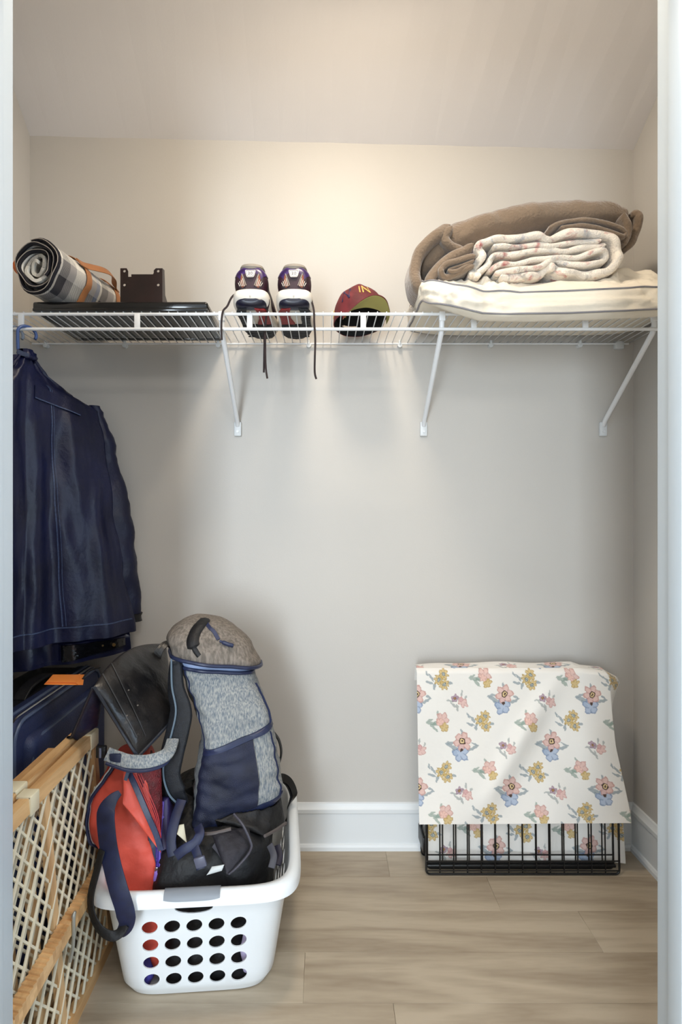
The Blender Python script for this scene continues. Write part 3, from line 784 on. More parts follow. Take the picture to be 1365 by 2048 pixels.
# ------------------------------------------------------------------ cream gusset pillow
M_PIL = mat('cream_cotton', (236, 226, 208), rough=0.75, var=0.04, vscale=6, bump=0.55, bscale=16, sheen=0.2, stretch=(1.0, 1.0, 1.6))
M_PIPE = mat('grey_piping', (138, 136, 140), rough=0.7)
pil = thing('pillow', (0.63, 1.70, SZ + 0.007), 'cream cotton pillow with grey piped gusset on the wire shelf', 'pillow')
# outline in plan, top and bottom heights of the front edge read along the shelf
PX0, PX1, PY0, PY1 = 0.268, 1.012, 1.515, 1.885
def pil_pt(u, v, off=0.0):
    """u around the plan outline, v: 0 underside centre .. 1 top centre"""
    th = 2 * PI * u; e = 7.0
    f = lambda x: math.copysign(abs(x) ** (2 / e), x)
    X, Y = f(math.cos(th)), f(math.sin(th))
    # v in [0,.36] underside, [.36,.6] gusset, [.6,1] top
    zb_, zt = SZ + 0.0075, SZ + 0.155
    if v < 0.36: k = v / 0.36; r = k ** 0.7; z = -0.0 + 0.022 * k ** 4
    elif v < 0.6: k = (v - .36) / .24; r = 1.0 + 0.016 * math.sin(PI * k); z = 0.022 + 0.060 * k
    else: k = (1 - v) / .4; r = k ** 0.75; z = 0.082 + 0.060 * (1 - k ** 2.2)
    x = (PX0 + PX1) / 2 + X * r * (PX1 - PX0) / 2; y = (PY0 + PY1) / 2 + Y * r * (PY1 - PY0) / 2
    # the front edge sags a little over the rail towards the middle
    t = (x - PX0) / (PX1 - PX0)
    fr = min(1, max(0, ((1.592 if z < 0.05 else 1.60 + 0.5 * (z - 0.05)) - y) / 0.055)); fr = fr * fr * (3 - 2 * fr)
    along = np.interp(t, [-.1, 0, 0.06, 0.2, 0.4, 0.7, 1.1], [.25, .3, .5, .95, 1.0, .85, .6])
    sag = -0.062 * along * fr
    lift = 0.0
    p = Vector((x, y, SZ + 0.0078 + z + sag + lift))
    d = Vector((X * .4, Y, 0)); d = d.normalized() if d.length > 0 else Vector((0, -1, 0))
    if 0.36 <= v: 
        w = wr(p, 14, 0.008, 4) + (wr((p.x * 1.0 + p.z * 1.1, p.y * .4, (p.z - p.x * .5) * .9), 40, 0.015, 9) + wr((p.x - p.z * .6, p.y, p.z), 80, 0.003, 3)) * (math.sin(PI * (v - .36) / .24) if v < .6 else min(1, (v - .6) / .1))
        p = p + (d + Vector((0, 0, 0.6 if v > .6 else 0))) * w
    dd = Vector((X, Y, 0)).normalized() if (X or Y) else Vector((0, 0, 1))
    return p + dd * off
NU, NV = 300, 60
vs, fs = [], []
for j in range(NV + 1):
    for i in range(NU): vs.append(pil_pt(i / NU, 0.01 + 0.985 * j / NV))
for j in range(NV):
    for i in range(NU): k = (i + 1) % NU; fs.append((j * NU + i, j * NU + k, (j + 1) * NU + k, (j + 1) * NU + i))
fs.append(tuple(range(NU - 1, -1, -1))); fs.append(tuple(range(NV * NU, (NV + 1) * NU)))
MB().raw(vs, fs).build('cushion', M_PIL, pil, angle=70)
for v in (0.365, 0.605):
    MB().tube([pil_pt(i / NU, v, 0.0015) for i in range(NU)], 0.0026, 6, closed=True).build('piping', M_PIPE, pil)

# ------------------------------------------------------------------ folded blankets: thick cloth swept along a folded line
def folded(path, th, y0, y1, ny=14, curl=0.006, sd=0.0, lean=0.0):
    """path: xz points of the cloth's middle line; swept from y0 (front) to y1"""
    pts = [Vector((p[0], 0, p[1])) for p in path]; n = len(pts); mb = MB(); T = mb.frames(pts)
    vs, fs = [], []; W_ = ny + 1; acc = [0.0]
    for a, b in zip(pts, pts[1:]): acc.append(acc[-1] + (b - a).length)
    for s in (1, -1):
        for i, p in enumerate(pts):
            nr = Vector((-T[i].z, 0, T[i].x))
            ds = min(acc[i], acc[-1] - acc[i]) / (th / 2); endf = math.sqrt(max(0.02, 1 - max(0, 1 - ds) ** 2))
            for j in range(ny + 1):
                t = max(0, (j - 4) / (ny - 4)); ph = min(j, 4) / 4 * PI / 2
                edge = max(0.05, math.sin(ph)) * endf                 # rounded front edge and ends
                q = p + nr * (s * th / 2 * edge)
                yy = y0 + th / 2 * (1 - math.cos(ph)) * (1 - t) + (y1 - y0) * t + curl * noise.noise(Vector((i * 0.13 + sd, sd, 0.5))) * (1 - t)
                q = q + nr * (0.0035 * noise.noise(Vector((q.x * 22 + sd, yy * 16, q.z * 22)))) + Vector((lean * t, 0, 0))
                vs.append((q.x, yy, q.z))
    N0 = n * W_
    for i in range(n - 1):
        for j in range(ny):
            a = i * W_ + j; fs.append((a, a + 1, a + W_ + 1, a + W_)); b = a + N0; fs.append((b, b + W_, b + W_ + 1, b + 1))
        a = i * W_; fs.append((a, a + W_, a + W_ + N0, a + N0)); a += ny; fs.append((a, a + N0, a + W_ + N0, a + W_))
    for j in range(ny):
        fs.append((j, j + N0, j + 1 + N0, j + 1)); a = (n - 1) * W_ + j; fs.append((a, a + 1, a + 1 + N0, a + N0))
    return mb.raw(vs, fs)
def xz(px, py, d): q = L(px, py, d); return (q.x, q.z)
def path2(pxs, d, n=8):
    v = smooth_path([Vector((xz(a, b, d)[0], 0, xz(a, b, d)[1])) for a, b in pxs], n); return [(q.x, q.z) for q in v]
M_FLE = mat('rose_fleece', (232, 222, 208), rough=0.95, var=0.05, bump=0.5, bscale=260, sheen=0.4)
def add_blotches(m, cols, scale, lo, hi):
    nt = m.node_tree; N = nt.nodes; b = N['Principled BSDF']; lk = nt.links.new
    src = b.inputs['Base Color'].links[0].from_socket; tc = N.new('ShaderNodeTexCoord')
    for i, c in enumerate(cols):
        mp = N.new('ShaderNodeMapping'); mp.inputs['Location'].default_value = (3.1 * i + 1, 7.7 * i, 2.3 * i); lk(tc.outputs['Object'], mp.inputs[0])
        nz = N.new('ShaderNodeTexNoise'); nz.inputs['Scale'].default_value = scale; nz.inputs['Detail'].default_value = 4; nz.inputs['Distortion'].default_value = 0.8
        lk(mp.outputs[0], nz.inputs['Vector'])
        r = N.new('ShaderNodeMapRange'); r.inputs[1].default_value = lo; r.inputs[2].default_value = hi; lk(nz.outputs['Fac'], r.inputs[0])
        mx = N.new('ShaderNodeMix'); mx.data_type = 'RGBA'; lk(r.outputs[0], mx.inputs[0]); lk(src, mx.inputs[6]); mx.inputs[7].default_value = lin(*c)
        src = mx.outputs[2]
    lk(src, b.inputs['Base Color'])
add_blotches(M_FLE, [(196, 132, 124), (150, 146, 140), (176, 96, 92), (170, 172, 178)], 24, 0.58, 0.72)
FD = 1.575
fp = path2([(962, 553), (950, 536), (966, 512), (958, 492), (985, 478), (1030, 474), (1075, 472), (1100, 478), (1130, 466), (1180, 466), (1222, 474), (1236, 500), (1236, 522), (1216, 542),
            (1185, 546), (1150, 546), (1128, 546), (1112, 536), (1096, 534), (1080, 546), (1045, 552), (1000, 554)], FD, 8)
fle = thing('floral_fleece', (xz(1100, 560, FD)[0], 1.70, xz(1100, 562, FD)[1]), 'folded cream fleece blanket with faded rose print on the pillow', 'blanket')
folded(fp, 0.021, FD - 0.005, 1.80, sd=1.0, curl=0.02).build('outer_fold', M_FLE, fle, angle=70)
for k, (pp, th) in enumerate([
    ([(978, 540), (1003, 528), (1040, 524), (1085, 516), (1120, 514), (1160, 512), (1205, 500), (1214, 514), (1196, 526), (1150, 528), (1112, 520), (1080, 532), (1030, 540), (990, 546)], 0.015),
    ([(980, 520), (1000, 508), (1050, 502), (1090, 498), (1130, 500), (1175, 492), (1215, 488)], 0.016),
    ([(985, 494), (1030, 490), (1075, 488), (1105, 492), (1150, 482), (1205, 480)], 0.014),
    ([(940, 550), (955, 545), (975, 530), (985, 512)], 0.016)]):
    folded(path2(pp, FD, 8), th, FD + 0.004 * (k % 2), 1.79, sd=3.0 + k * 2.2, curl=0.015).build('inner_fold', M_FLE, fle, angle=70)
M_BRN = mat('taupe_fleece', (122, 104, 86), rough=0.95, var=0.06, vscale=20, bump=0.4, bscale=140, sheen=0.5)
BD = 1.73
brn = thing('brown_blanket', (xz(1040, 500, BD)[0], 1.78, xz(860, 600, BD)[1]), 'thick taupe fleece blanket folded and slumped over the floral fleece', 'blanket')
# main body: a bulky folded bundle lying over the fleece, seen from its long side
def bsec(px, pt, pb, d, half, e=2.6):
    a, b = L(px, pt, 1.645), L(px, pb, 1.645); a.y = b.y = d
    return ((a + b) / 2, (b - a) / 2, Vector((0, half, 0)), e)
def bw(p, u, v): return wr(p, 14, 0.010, 2) + wr((p.x * 1.2, p.y, p.z), 30, 0.004, 5)
bl = Loft([bsec(836, 515, 530, BD, .05), bsec(848, 486, 545, BD, .08), bsec(872, 462, 540, BD, .10), bsec(905, 440, 515, BD, .105), bsec(960, 424, 484, BD, .11), bsec(1020, 408, 470, BD, .11), bsec(1090, 396, 462, BD, .11),
           bsec(1160, 393, 456, BD, .11), bsec(1220, 396, 458, BD, .11), bsec(1250, 402, 460, BD, .10), bsec(1258, 410, 458, BD, .085)], bw)
bl.body(56, 80).build('folded_body', M_BRN, brn, angle=70)
for k, (pp, th, y0) in enumerate([
    ([(858, 592), (838, 570), (832, 540), (840, 505), (860, 480), (884, 462), (904, 446)], 0.034, 1.60),          # slumped end
    ([(868, 588), (862, 560), (880, 532), (905, 510), (930, 500), (948, 488)], 0.028, 1.585),
    ([(952, 512), (915, 520), (893, 528), (884, 540), (893, 549), (915, 544), (950, 528)], 0.016, 1.57),
    ([(950, 520), (918, 530), (900, 538), (918, 538), (948, 522)], 0.009, 1.568),
    ([(905, 452), (893, 470), (902, 486), (930, 494)], 0.028, 1.60),
    ([(1098, 458), (1130, 444), (1165, 438), (1205, 442), (1238, 454), (1254, 464), (1246, 472), (1214, 456), (1170, 448), (1120, 454)], 0.012, 1.585),
    ([(1250, 424), (1260, 444), (1261, 464), (1250, 486)], 0.022, 1.60),
    ([(1266, 424), (1279, 428), (1281, 452), (1268, 480), (1252, 496)], 0.022, 1.63)]):
    folded(path2(pp, y0, 7), th, y0, 1.70 if k < 5 else 1.84, sd=11 + k * 1.9, curl=0.012).build('fold', M_BRN, brn, angle=70)

# ------------------------------------------------------------------ hangers and jackets
M_NAVY = mat('navy_waxed_cotton', (9, 15, 48), rough=0.42, var=0.3, vscale=7, bump=0.12, bscale=90, spec=0.4)
M_NAVY2 = mat('navy_nylon', (9, 14, 46), rough=0.34, var=0.3, vscale=12, bump=0.15, bscale=40)
M_VINYL = mat('black_shiny_vinyl', (9, 10, 14), rough=0.16, var=0.4, bump=0.5, bscale=26, coat=0.3)
M_SEAM = mat('navy_seam', (52, 66, 98), rough=0.5, var=0.3, vscale=160)
HK = Vector((-0.855, SF - 0.002, 1.6295))
def hanger(x, m, label, d):
    k = HK.copy(); k.x = x
    t = thing('coat_hanger', k + Vector((0, 0, -0.12)), label, 'hanger', 'hangers on the rail of the wire shelf')
    d = Vector(d).normalized(); up = Vector((0, 0, 1)); R = 0.0205
    c = k + Vector((0, 0, 0.0075 - R))
    pts = [c + d * R * 1.25 * math.cos(a) + up * R * math.sin(a) for a in [math.radians(-28 + 208 * i / 16) for i in range(17)]]
    pts += [c - d * R * 1.25 + Vector((0, 0, -0.03)), c - d * R * 1.1 + Vector((0, 0, -0.06)), c - d * R * 0.6 + Vector((0, 0, -0.075))]
    MB().tube(smooth_path(pts, 2), 0.0044, 10).build('hook', m, t)
    a = c + Vector((-0.025, 0, -0.10))
    # shoulder bar: along the jacket on the wall side, along the side wall on the near side
    d2 = Vector((-0.10, -1, 0)).normalized()
    MB().tube(smooth_path([a + d2 * 0.13 + Vector((-0.01, 0, -0.11)), a + d2 * 0.07 + Vector((-0.005, 0, -0.055)), a, a + d * 0.10 + Vector((0, 0, -0.04)), a + d * 0.20 + Vector((0, 0, -0.095))], 5), 0.005, 8).build('shoulder_bar', m, t)
DJ = (0.583, 0.812, 0)
hanger(-0.832, mat('navy_hanger_plastic', (58, 84, 138), rough=0.35), 'navy plastic hanger hooked over the shelf rail, carrying the waxed jacket', DJ)
hanger(-0.868, mat('grey_hanger_plastic', (140, 148, 160), rough=0.35), 'grey plastic hanger hooked over the shelf rail behind the navy one', (0.5, 0.85, 0))

class Coat:
    """hanging coat: s = -1 near side .. 1 far side, z height; front skin turned to the closet's middle"""
    def __init__(s, cx, rows, near, thick, folds, seed): s.cx, s.rows, s.near, s.t, s.f, s.seed = cx, rows, near, thick, folds, seed
    def row(s, z):
        r = s.rows
        if z >= r[0][0]: return r[0]
        for a, b in zip(r, r[1:]):
            if z >= b[0]:
                k = (a[0] - z) / (a[0] - b[0]); k2 = k * k * (3 - 2 * k)
                return tuple(a[i] + (b[i] - a[i]) * k2 for i in range(len(a)))
        return r[-1]
    def P(s, q, z, side=1, off=0.0):
        _, fx, fy, zd = s.row(z)                       # far end of this row (x, y), drop of its far end
        c = Vector((s.cx, SF, 0)); far = Vector((fx, fy, 0)) - c
        w = far.length; d = far.normalized(); n = Vector((d.y, -d.x, 0))
        if q >= 0: p = c + d * (w * q); zz = z - zd * q ** 1.5
        else: p = c + Vector((-0.09, -0.99, 0)) * (min(w, 0.30) * -q); zz = z - zd * (-q) ** 1.5; n = (n * (1 + q) + Vector((1, 0, 0)) * -q).normalized()
        depth = max(0.0, (s.rows[0][0] - z)) / (s.rows[0][0] - s.rows[-1][0])
        prof = max(0.0, 1 - abs(q) ** 3.2) ** 0.5
        fold = 0
        for a, b, c_, e in s.f: fold += a * math.sin(b * q + c_ + e * z) 
        h = s.t * prof * (0.55 + 0.45 * depth) + fold * (0.15 + 0.85 * depth) * prof + wr((q * .8, z * .6, s.seed), 7, 0.012, s.seed) * prof + wr((q * .6, z, s.seed), 16, 0.0025, s.seed) * prof
        p = p + n * ((max(h, 0.002) if side > 0 else -max(0.22 * h, 0.002)) + off)
        p.x = max(p.x, XL + 0.006); p.y = min(p.y, BW - 0.012)
        return Vector((p.x, p.y, zz))
    def body(s, z0, z1, nq=120, nz=90):
        mb = MB(); vs, fs = [], []
        qs = [-1 + 2 * i / nq for i in range(nq + 1)] ; ring = [(q, 1) for q in qs] + [(q, -1) for q in qs[::-1][1:-1]]; m = len(ring)
        for j in range(nz + 1):
            z = z0 + (z1 - z0) * j / nz
            for q, sd in ring: vs.append(s.P(q, z, sd))
        for j in range(nz):
            for i in range(m): k = (i + 1) % m; fs.append((j * m + i, j * m + k, (j + 1) * m + k, (j + 1) * m + i))
        fs.append(tuple(range(nz * m, (nz + 1) * m)))          # the neck stays open for the hanger
        return mb.raw(vs, fs)
    def patch(s, q0, q1, z0, z1, off=0.003, nu=12, nv=12):
        g = lambda f, t: f(t) if callable(f) else f
        def P(a, b, o):
            z = g(z0, a) + (g(z1, a) - g(z0, a)) * b; q = g(q0, b) + (g(q1, b) - g(q0, b)) * a
            return s.P(q, z, 1, o)
        return grid_panel(P, nu, nv, off, -0.004)
def far(px, d): return ((px - VX) * d / F, d)
rows1 = [(1.556, *far(72, 1.66), 0.012), (1.535, *far(100, 1.70), 0.03), (1.505, *far(150, 1.76), 0.043), (1.475, *far(196, 1.80), 0.045), (1.36, *far(210, 1.80), 0.03),
         (1.15, *far(226, 1.80), 0.01), (0.95, *far(246, 1.80), 0.0), (0.745, *far(272, 1.80), 0.0)]
ck = Coat(-0.853, rows1, 0, 0.046, [(0.016, 10, 0.4, 1.1), (0.009, 19, 1.3, -1.6)], 3.0)
jk = thing('waxed_jacket', (-0.80, 1.66, 0.745), 'navy waxed cotton jacket hanging from the navy hanger', 'jacket', 'coats hanging from the shelf rail')
ck.body(1.556, 0.745).build('jacket_body', M_NAVY, jk, angle=75)
ck.patch(-0.98, 0.97, 0.785, 0.747, 0.0045, 120, 6).build('hem_band', M_NAVY, jk, angle=60)
ck.patch(-0.98, 0.96, 0.788, 0.7855, 0.0058, 120, 1).build('hem_stitching', M_SEAM, jk)
sm = lambda b: 0.30 + 0.02 * b
ck.patch(sm, lambda b: sm(b) + 0.012, 1.49, 0.79, 0.0016, 2, 60).build('back_seam', M_SEAM, jk)
ck.patch(lambda b: sm(b) + 0.03, lambda b: sm(b) + 0.036, 1.49, 0.79, 0.0012, 2, 60).build('back_seam', M_SEAM, jk)
ck.patch(0.10, 0.66, lambda a: 1.475 - 0.01 * a, lambda a: 1.438 - 0.012 * a, 0.0035, 20, 5).build('yoke_flap', M_NAVY, jk, angle=60)
ck.patch(0.10, 0.66, lambda a: 1.442 - 0.012 * a, lambda a: 1.4385 - 0.012 * a, 0.0048, 20, 1).build('flap_stitching', M_SEAM, jk)
# stand collar and the far sleeve with its cuff strap
cl = [ck.P(q, 1.553, 1, 0.004) + Vector((0, 0, 0.004)) for q in [-0.5 + 1.1 * i / 20 for i in range(21)]]
MB().ribbon(smooth_path(cl[::3], 4), 0.030, 0.012, nrm=(0.7, -0.7, 0.35)).build('collar', M_NAVY, jk, angle=60)
def ssec(px, py, d, hw, ht):
    c = L(px, py, d); a = Vector((0.9, 0.45, 0)).normalized() * hw; b = Vector((-0.45, 0.9, 0)).normalized() * ht
    return (c, a, b, 2.3)
slv = Loft([ssec(188, 812, 1.80, .014, .016), ssec(196, 845, 1.815, .026, .028), ssec(206, 905, 1.825, .042, .034), ssec(218, 985, 1.83, .052, .038), ssec(233, 1080, 1.83, .056, .040), ssec(243, 1160, 1.83, .055, .038), ssec(247, 1243, 1.83, .050, .034)],
           lambda p, u, v: wr(p, 16, 0.012, 6) + wr((p.x, p.y, p.z * 2), 40, 0.004, 2))
slv.body(36, 50).build('sleeve', M_NAVY, jk, angle=70)
slv.patch(0.50, 1.30, 0.955, 0.998, 0.005, 26, 3).build('cuff_strap', mat('black_strap', (12, 13, 18), rough=0.5), jk, angle=60)
# longer coat behind it, showing below the hem
rows2 = [(1.552, *far(60, 1.66), 0.012), (1.50, *far(120, 1.75), 0.06), (1.44, *far(150, 1.77), 0.055), (1.20, *far(172, 1.77), 0.01), (0.95, *far(196, 1.76), 0.0), (0.80, *far(215, 1.76), 0.0), (0.742, *far(260, 1.77), 0.0), (0.672, *far(262, 1.77), -0.02)]
c2 = Coat(-0.896, rows2, 0, 0.026, [(0.010, 8, 1.4, 1.6), (0.006, 19, 0.3, -3.0)], 8.0)
ct = thing('long_coat', (-0.84, 1.66, 0.672), 'longer navy nylon coat with shiny black pockets under the waxed jacket', 'coat', 'coats hanging from the shelf rail')
c2.body(1.552, 0.672, 110, 80).build('coat_body', M_NAVY2, ct, angle=75)
c2.patch(0.42, 0.95, lambda a: 0.735, lambda a: 0.682 + 0.02 * a, 0.012, 24, 12).build('shiny_pocket', M_VINYL, ct, angle=75)
c2.patch(0.06, 0.40, 0.758, 0.685, 0.006, 14, 10).build('pocket', M_NAVY2, ct, angle=60)
c2.patch(-0.9, 0.93, 0.686, 0.674, 0.006, 40, 3).build('hem_band', M_NAVY2, ct, angle=60)
q = c2.P(0.84, 0.718, 1, 0.018)
for dx in (0, -0.03):
    MB().tube([q + Vector((dx, dx * .3, 0)), q + Vector((dx + .003, dx * .3 - .004, 0))], 0.005 if dx == 0 else .003, 12).build('snap_button', mat('brass', (170, 140, 90), rough=0.3, metallic=0.9), ct)

# ------------------------------------------------------------------ navy suitcase
M_CASE = mat('navy_ballistic_nylon', (30, 40, 74), rough=0.5, var=0.15, vscale=10, bump=0.25, bscale=420)
M_CASEB = mat('black_nylon', (11, 12, 16), rough=0.45, var=0.3, vscale=20, bump=0.2, bscale=300)
M_CHROME = mat('zinc', (190, 192, 195), rough=0.22, metallic=1.0, var=0.05)
fx, sy0, sy1, sz1 = -0.705, 1.315, 1.845, 0.632
case = thing('suitcase', (-0.82, (sy0 + sy1) / 2, 0), 'navy soft-sided suitcase standing behind the wooden gate', 'suitcase')
MB().box((-0.945, sy0, 0.03), (fx - 0.03, sy1, sz1 - 0.004), bev=0.045, seg=5).build('shell', M_CASEB, case)
MB().box((-0.80, sy0 + 0.008, 0.035), (fx - 0.012, sy1 - 0.008, sz1), bev=0.03, seg=5).build('front_compartment', M_CASE, case)
MB().box((fx - 0.05, sy0 + 0.05, 0.06), (fx + 0.012, sy1 - 0.02, sz1 - 0.05), bev=0.028, seg=5).build('front_pocket', M_CASE, case)
def rrect(x, y0, y1, z0, z1, r, n=6):
    pts = []
    for cy_, cz_, a0 in ((y1 - r, z1 - r, 0), (y0 + r, z1 - r, 90), (y0 + r, z0 + r, 180), (y1 - r, z0 + r, 270)):
        for i in range(n + 1):
            a = math.radians(a0 + 90 * i / n); pts.append(Vector((x, cy_ + r * math.cos(a), cz_ + r * math.sin(a))))
    return pts
for x, a, b, c, d, r in ((fx - 0.014, sy0 + 0.012, sy1 - 0.012, 0.04, sz1 - 0.006, 0.05), (fx + 0.003, sy0 + 0.062, sy1 - 0.03, 0.07, sz1 - 0.062, 0.05), (fx - 0.045, sy0 - 0.001, sy1, 0.032, sz1 + 0.001, 0.05)):
    MB().tube(rrect(x, a, b, c, d, r), 0.0045, 8, closed=True).build('piping', mat('navy_piping', (70, 82, 106), rough=0.35), case)
zp = rrect(fx - 0.029, sy0 + 0.006, sy1 - 0.006, 0.036, sz1 + 0.0, 0.05)
MB().tube(zp, 0.0035, 6, closed=True).build('zipper', M_CHROME, case)
zq = Vector((fx - 0.024, sy0 + 0.008, sz1 - 0.035))
MB().box(zq - Vector((0.006, 0.006, 0.006)), zq + Vector((0.006, 0.006, 0.006)), bev=0.002).build('zip_slider', M_CHROME, case)
ringp = [zq + Vector((-0.012, -0.006, -0.022)) + Vector((0.009 * math.cos(a), 0, 0.009 * math.sin(a))) for a in [2 * PI * i / 16 for i in range(16)]]
MB().tube(ringp, 0.0016, 6, closed=True).build('zip_ring', M_CHROME, case)
MB().box(zq + Vector((-0.004, -0.012, -0.034)), zq + Vector((0.008, -0.004, -0.006)), bev=0.002).build('zip_pull', M_CASEB, case)
MB().ribbon(smooth_path([(-0.80, 1.50, sz1 - 0.006), (-0.80, 1.54, sz1 + 0.016), (-0.80, 1.60, sz1 + 0.022), (-0.80, 1.66, sz1 + 0.016), (-0.80, 1.70, sz1 - 0.006)], 5), 0.032, 0.008, nrm=(0, 0, 1)).build('top_handle', M_CASEB, case)
# telescopic handle lying along the back edge of the top
for xx in (-0.90, -0.925):
    MB().tube([(xx, 1.80, sz1 - 0.02), (xx, 1.80, sz1 + 0.05)], 0.006, 8).build('handle_tube', M_CHROME, case)
MB().box((-0.935, 1.785, sz1 + 0.045), (-0.885, 1.815, sz1 + 0.065), bev=0.006).build('handle_grip', M_CASEB, case)
for yy in (sy0 + 0.07, sy1 - 0.07):
    for xx in (-0.915, -0.745):
        MB().tube([(xx - 0.012, yy, 0.025), (xx + 0.012, yy, 0.025)], 0.025, 16).build('wheel', M_CASEB, case)
# orange luggage tag on top of the suitcase
tgo = thing('luggage_tag', L(128, 1362, 1.45), 'bright orange leather luggage tag on top of the suitcase', 'luggage tag')
M_ORG = mat('orange_vinyl', (232, 138, 62), rough=0.42, var=0.06)
ot = Quad(L(106, 1349, 1.50), L(169, 1349, 1.53), L(166, 1370, 1.43), L(88, 1369, 1.41), 0.004, (0, -0.5, 0.86))
ot.body(0.004, 12, 8).build('tag_body', M_ORG, tgo)
ot.patch(0.83, 0.87, 0.03, 0.97, 0.0022, 3, 8).build('fold_band', M_ORG, tgo)
MB().tube([ot.S(0.02 + 0.8 * i / 10, 0.90, 0.001) for i in range(11)], 0.0012, 5).build('edge_line', mat('orange_edge', (196, 96, 36), rough=.5), tgo)
MB().tube(smooth_path([ot.S(0.97, 0.5, 0), L(178, 1342, 1.52), L(200, 1335, 1.56)], 5), 0.0022, 6).build('cord', M_CASEB, tgo)

# ------------------------------------------------------------------ wooden pet gate with plastic lattice
M_LAT = mat('cream_plastic_lattice', (222, 214, 190), rough=0.4, var=0.05, vscale=20)
M_BRK = mat('cream_plastic_bracket', (226, 216, 186), rough=0.38, var=0.04)
gate = thing('pet_gate', (-0.585, 1.23, 0), 'folded wooden pet gate with cream plastic lattice panels', 'pet gate')
GY0, GY1 = 0.972, 1.484
def gx(y, z): return -0.547 - 0.045 * (z / 0.56) + 0.010 * (1.484 - y) / 0.5      # room-side face; leans a little to the side wall
def panel(dx, y0, y1, z0, z1, lattice=True):
    th = 0.020
    def bx(name, a0, a1, b0, b1, t, m, ext=0.0):
        vs = []
        for (y, z) in ((a0, b0), (a1, b0), (a1, b1), (a0, b1)):
            x = gx(y, z) + dx
            vs.append((x + ext, y, z)); vs.append((x - t, y, z))
        return MB().raw(vs, [(0, 2, 4, 6), (7, 5, 3, 1), (0, 1, 3, 2), (2, 3, 5, 4), (4, 5, 7, 6), (6, 7, 1, 0)]).build(name, m, gate, smooth=False)
    bx('top_rail', y0, y1, z1 - 0.030, z1, th, M_PINE); bx('bottom_rail', y0, y1, z0, z0 + 0.026, th, M_PINE)
    for a in (y0, y1 - 0.024): bx('end_post', a, a + 0.024, z0 + 0.026, z1 - 0.030, th, M_PINEZ)
    bx('middle_post', (y0 + y1) / 2 - 0.03, (y0 + y1) / 2 - 0.004, z0 + 0.026, z1 - 0.030, th * 0.8, M_PINEZ, -0.004)
    # diagonal lattice: every bar its own piece
    Y0, Y1, Z0, Z1 = y0 + 0.015, y1 - 0.015, z0 + 0.018, z1 - 0.022
    sp = 0.049
    if not lattice: return
    for sgn in (1, -1):
        c = -1.2
        while c < 2.2:
            # line z = sgn * 1.12 * (y - c) ; clip
            pts = []
            for y in (Y0, Y1):
                z = Z0 + sgn * 1.12 * (y - c)
                if Z0 <= z <= Z1: pts.append((y, z))
            for z in (Z0, Z1):
                y = c + (z - Z0) / (sgn * 1.12)
                if Y0 < y < Y1: pts.append((y, z))
            if len(pts) >= 2:
                pts.sort(); a, b = pts[0], pts[-1]
                if abs(a[0] - b[0]) > 0.012:
                    o = -0.005 if sgn > 0 else -0.009
                    MB().ribbon([(gx(*a) + dx + o, a[0], a[1]), (gx(*b) + dx + o, b[0], b[1])], 0.0052, 0.0044, nrm=(1, 0, 0.08)).build('lattice_bar', M_LAT, gate)
            c += sp
panel(0.0, GY0, GY1, 0.0, 0.556)
panel(-0.030, GY0 - 0.02, GY1 - 0.035, 0.0, 0.562)
panel(-0.066, GY0 - 0.03, GY1 - 0.085, 0.0, 0.545, lattice=False)
# notched adjusting rail across the face, with its metal catch
NR = 40
for k in range(NR):
    y = GY0 - 0.02 + (GY1 + 0.015 - GY0) * k / NR; y2 = y + (GY1 + 0.015 - GY0) / NR
    vs = []
    zr = 0.236
    for (yy, zz, e) in ((y, zr - 0.014, 0.021), (y2, zr - 0.014, 0.021), (y2, zr + 0.010, 0.021), (y, zr + 0.014, 0.021)):
        x = gx(yy, zz); vs.append((x + e, yy, zz)); vs.append((x - 0.001, yy, zz + (0.004 if zz > zr else 0)))
    MB().raw(vs, [(0, 2, 4, 6), (7, 5, 3, 1), (0, 1, 3, 2), (2, 3, 5, 4), (4, 5, 7, 6), (6, 7, 1, 0)]).build('rail_notch', M_PINE, gate, smooth=False)
M_CATCH = mat('zinc_catch', (176, 180, 176), rough=0.35, metallic=0.6)
for yc in (1.225,):
    x = gx(yc, 0.236) + 0.0225
    MB().tube(smooth_path([(x - 0.022, yc + 0.01, 0.215), (x - 0.002, yc + 0.012, 0.256), (x + 0.002, yc, 0.254), (x + 0.002, yc - 0.002, 0.20), (x - 0.004, yc - 0.004, 0.165)], 4), 0.0036, 8).build('catch_loop', M_CATCH, gate)
# plastic brackets over the top rails
def brk(yc, w, dx, z1, t=0.026):
    x = gx(yc, z1) + dx
    mb = MB(); mb.box((x - t, yc - w / 2, z1 - 0.002), (x + 0.004, yc + w / 2, z1 + 0.004), bev=0.0015); mb.box((x - 0.001, yc - w / 2, z1 - 0.036), (x + 0.005, yc + w / 2, z1 + 0.003), bev=0.0015)
    mb.build('plastic_bracket', M_BRK, gate)
brk(1.466, 0.045, 0.0, 0.556); brk(1.150, 0.034, 0.0, 0.556); brk(1.165, 0.045, -0.034, 0.562); brk(1.17, 0.03, -0.070, 0.545)

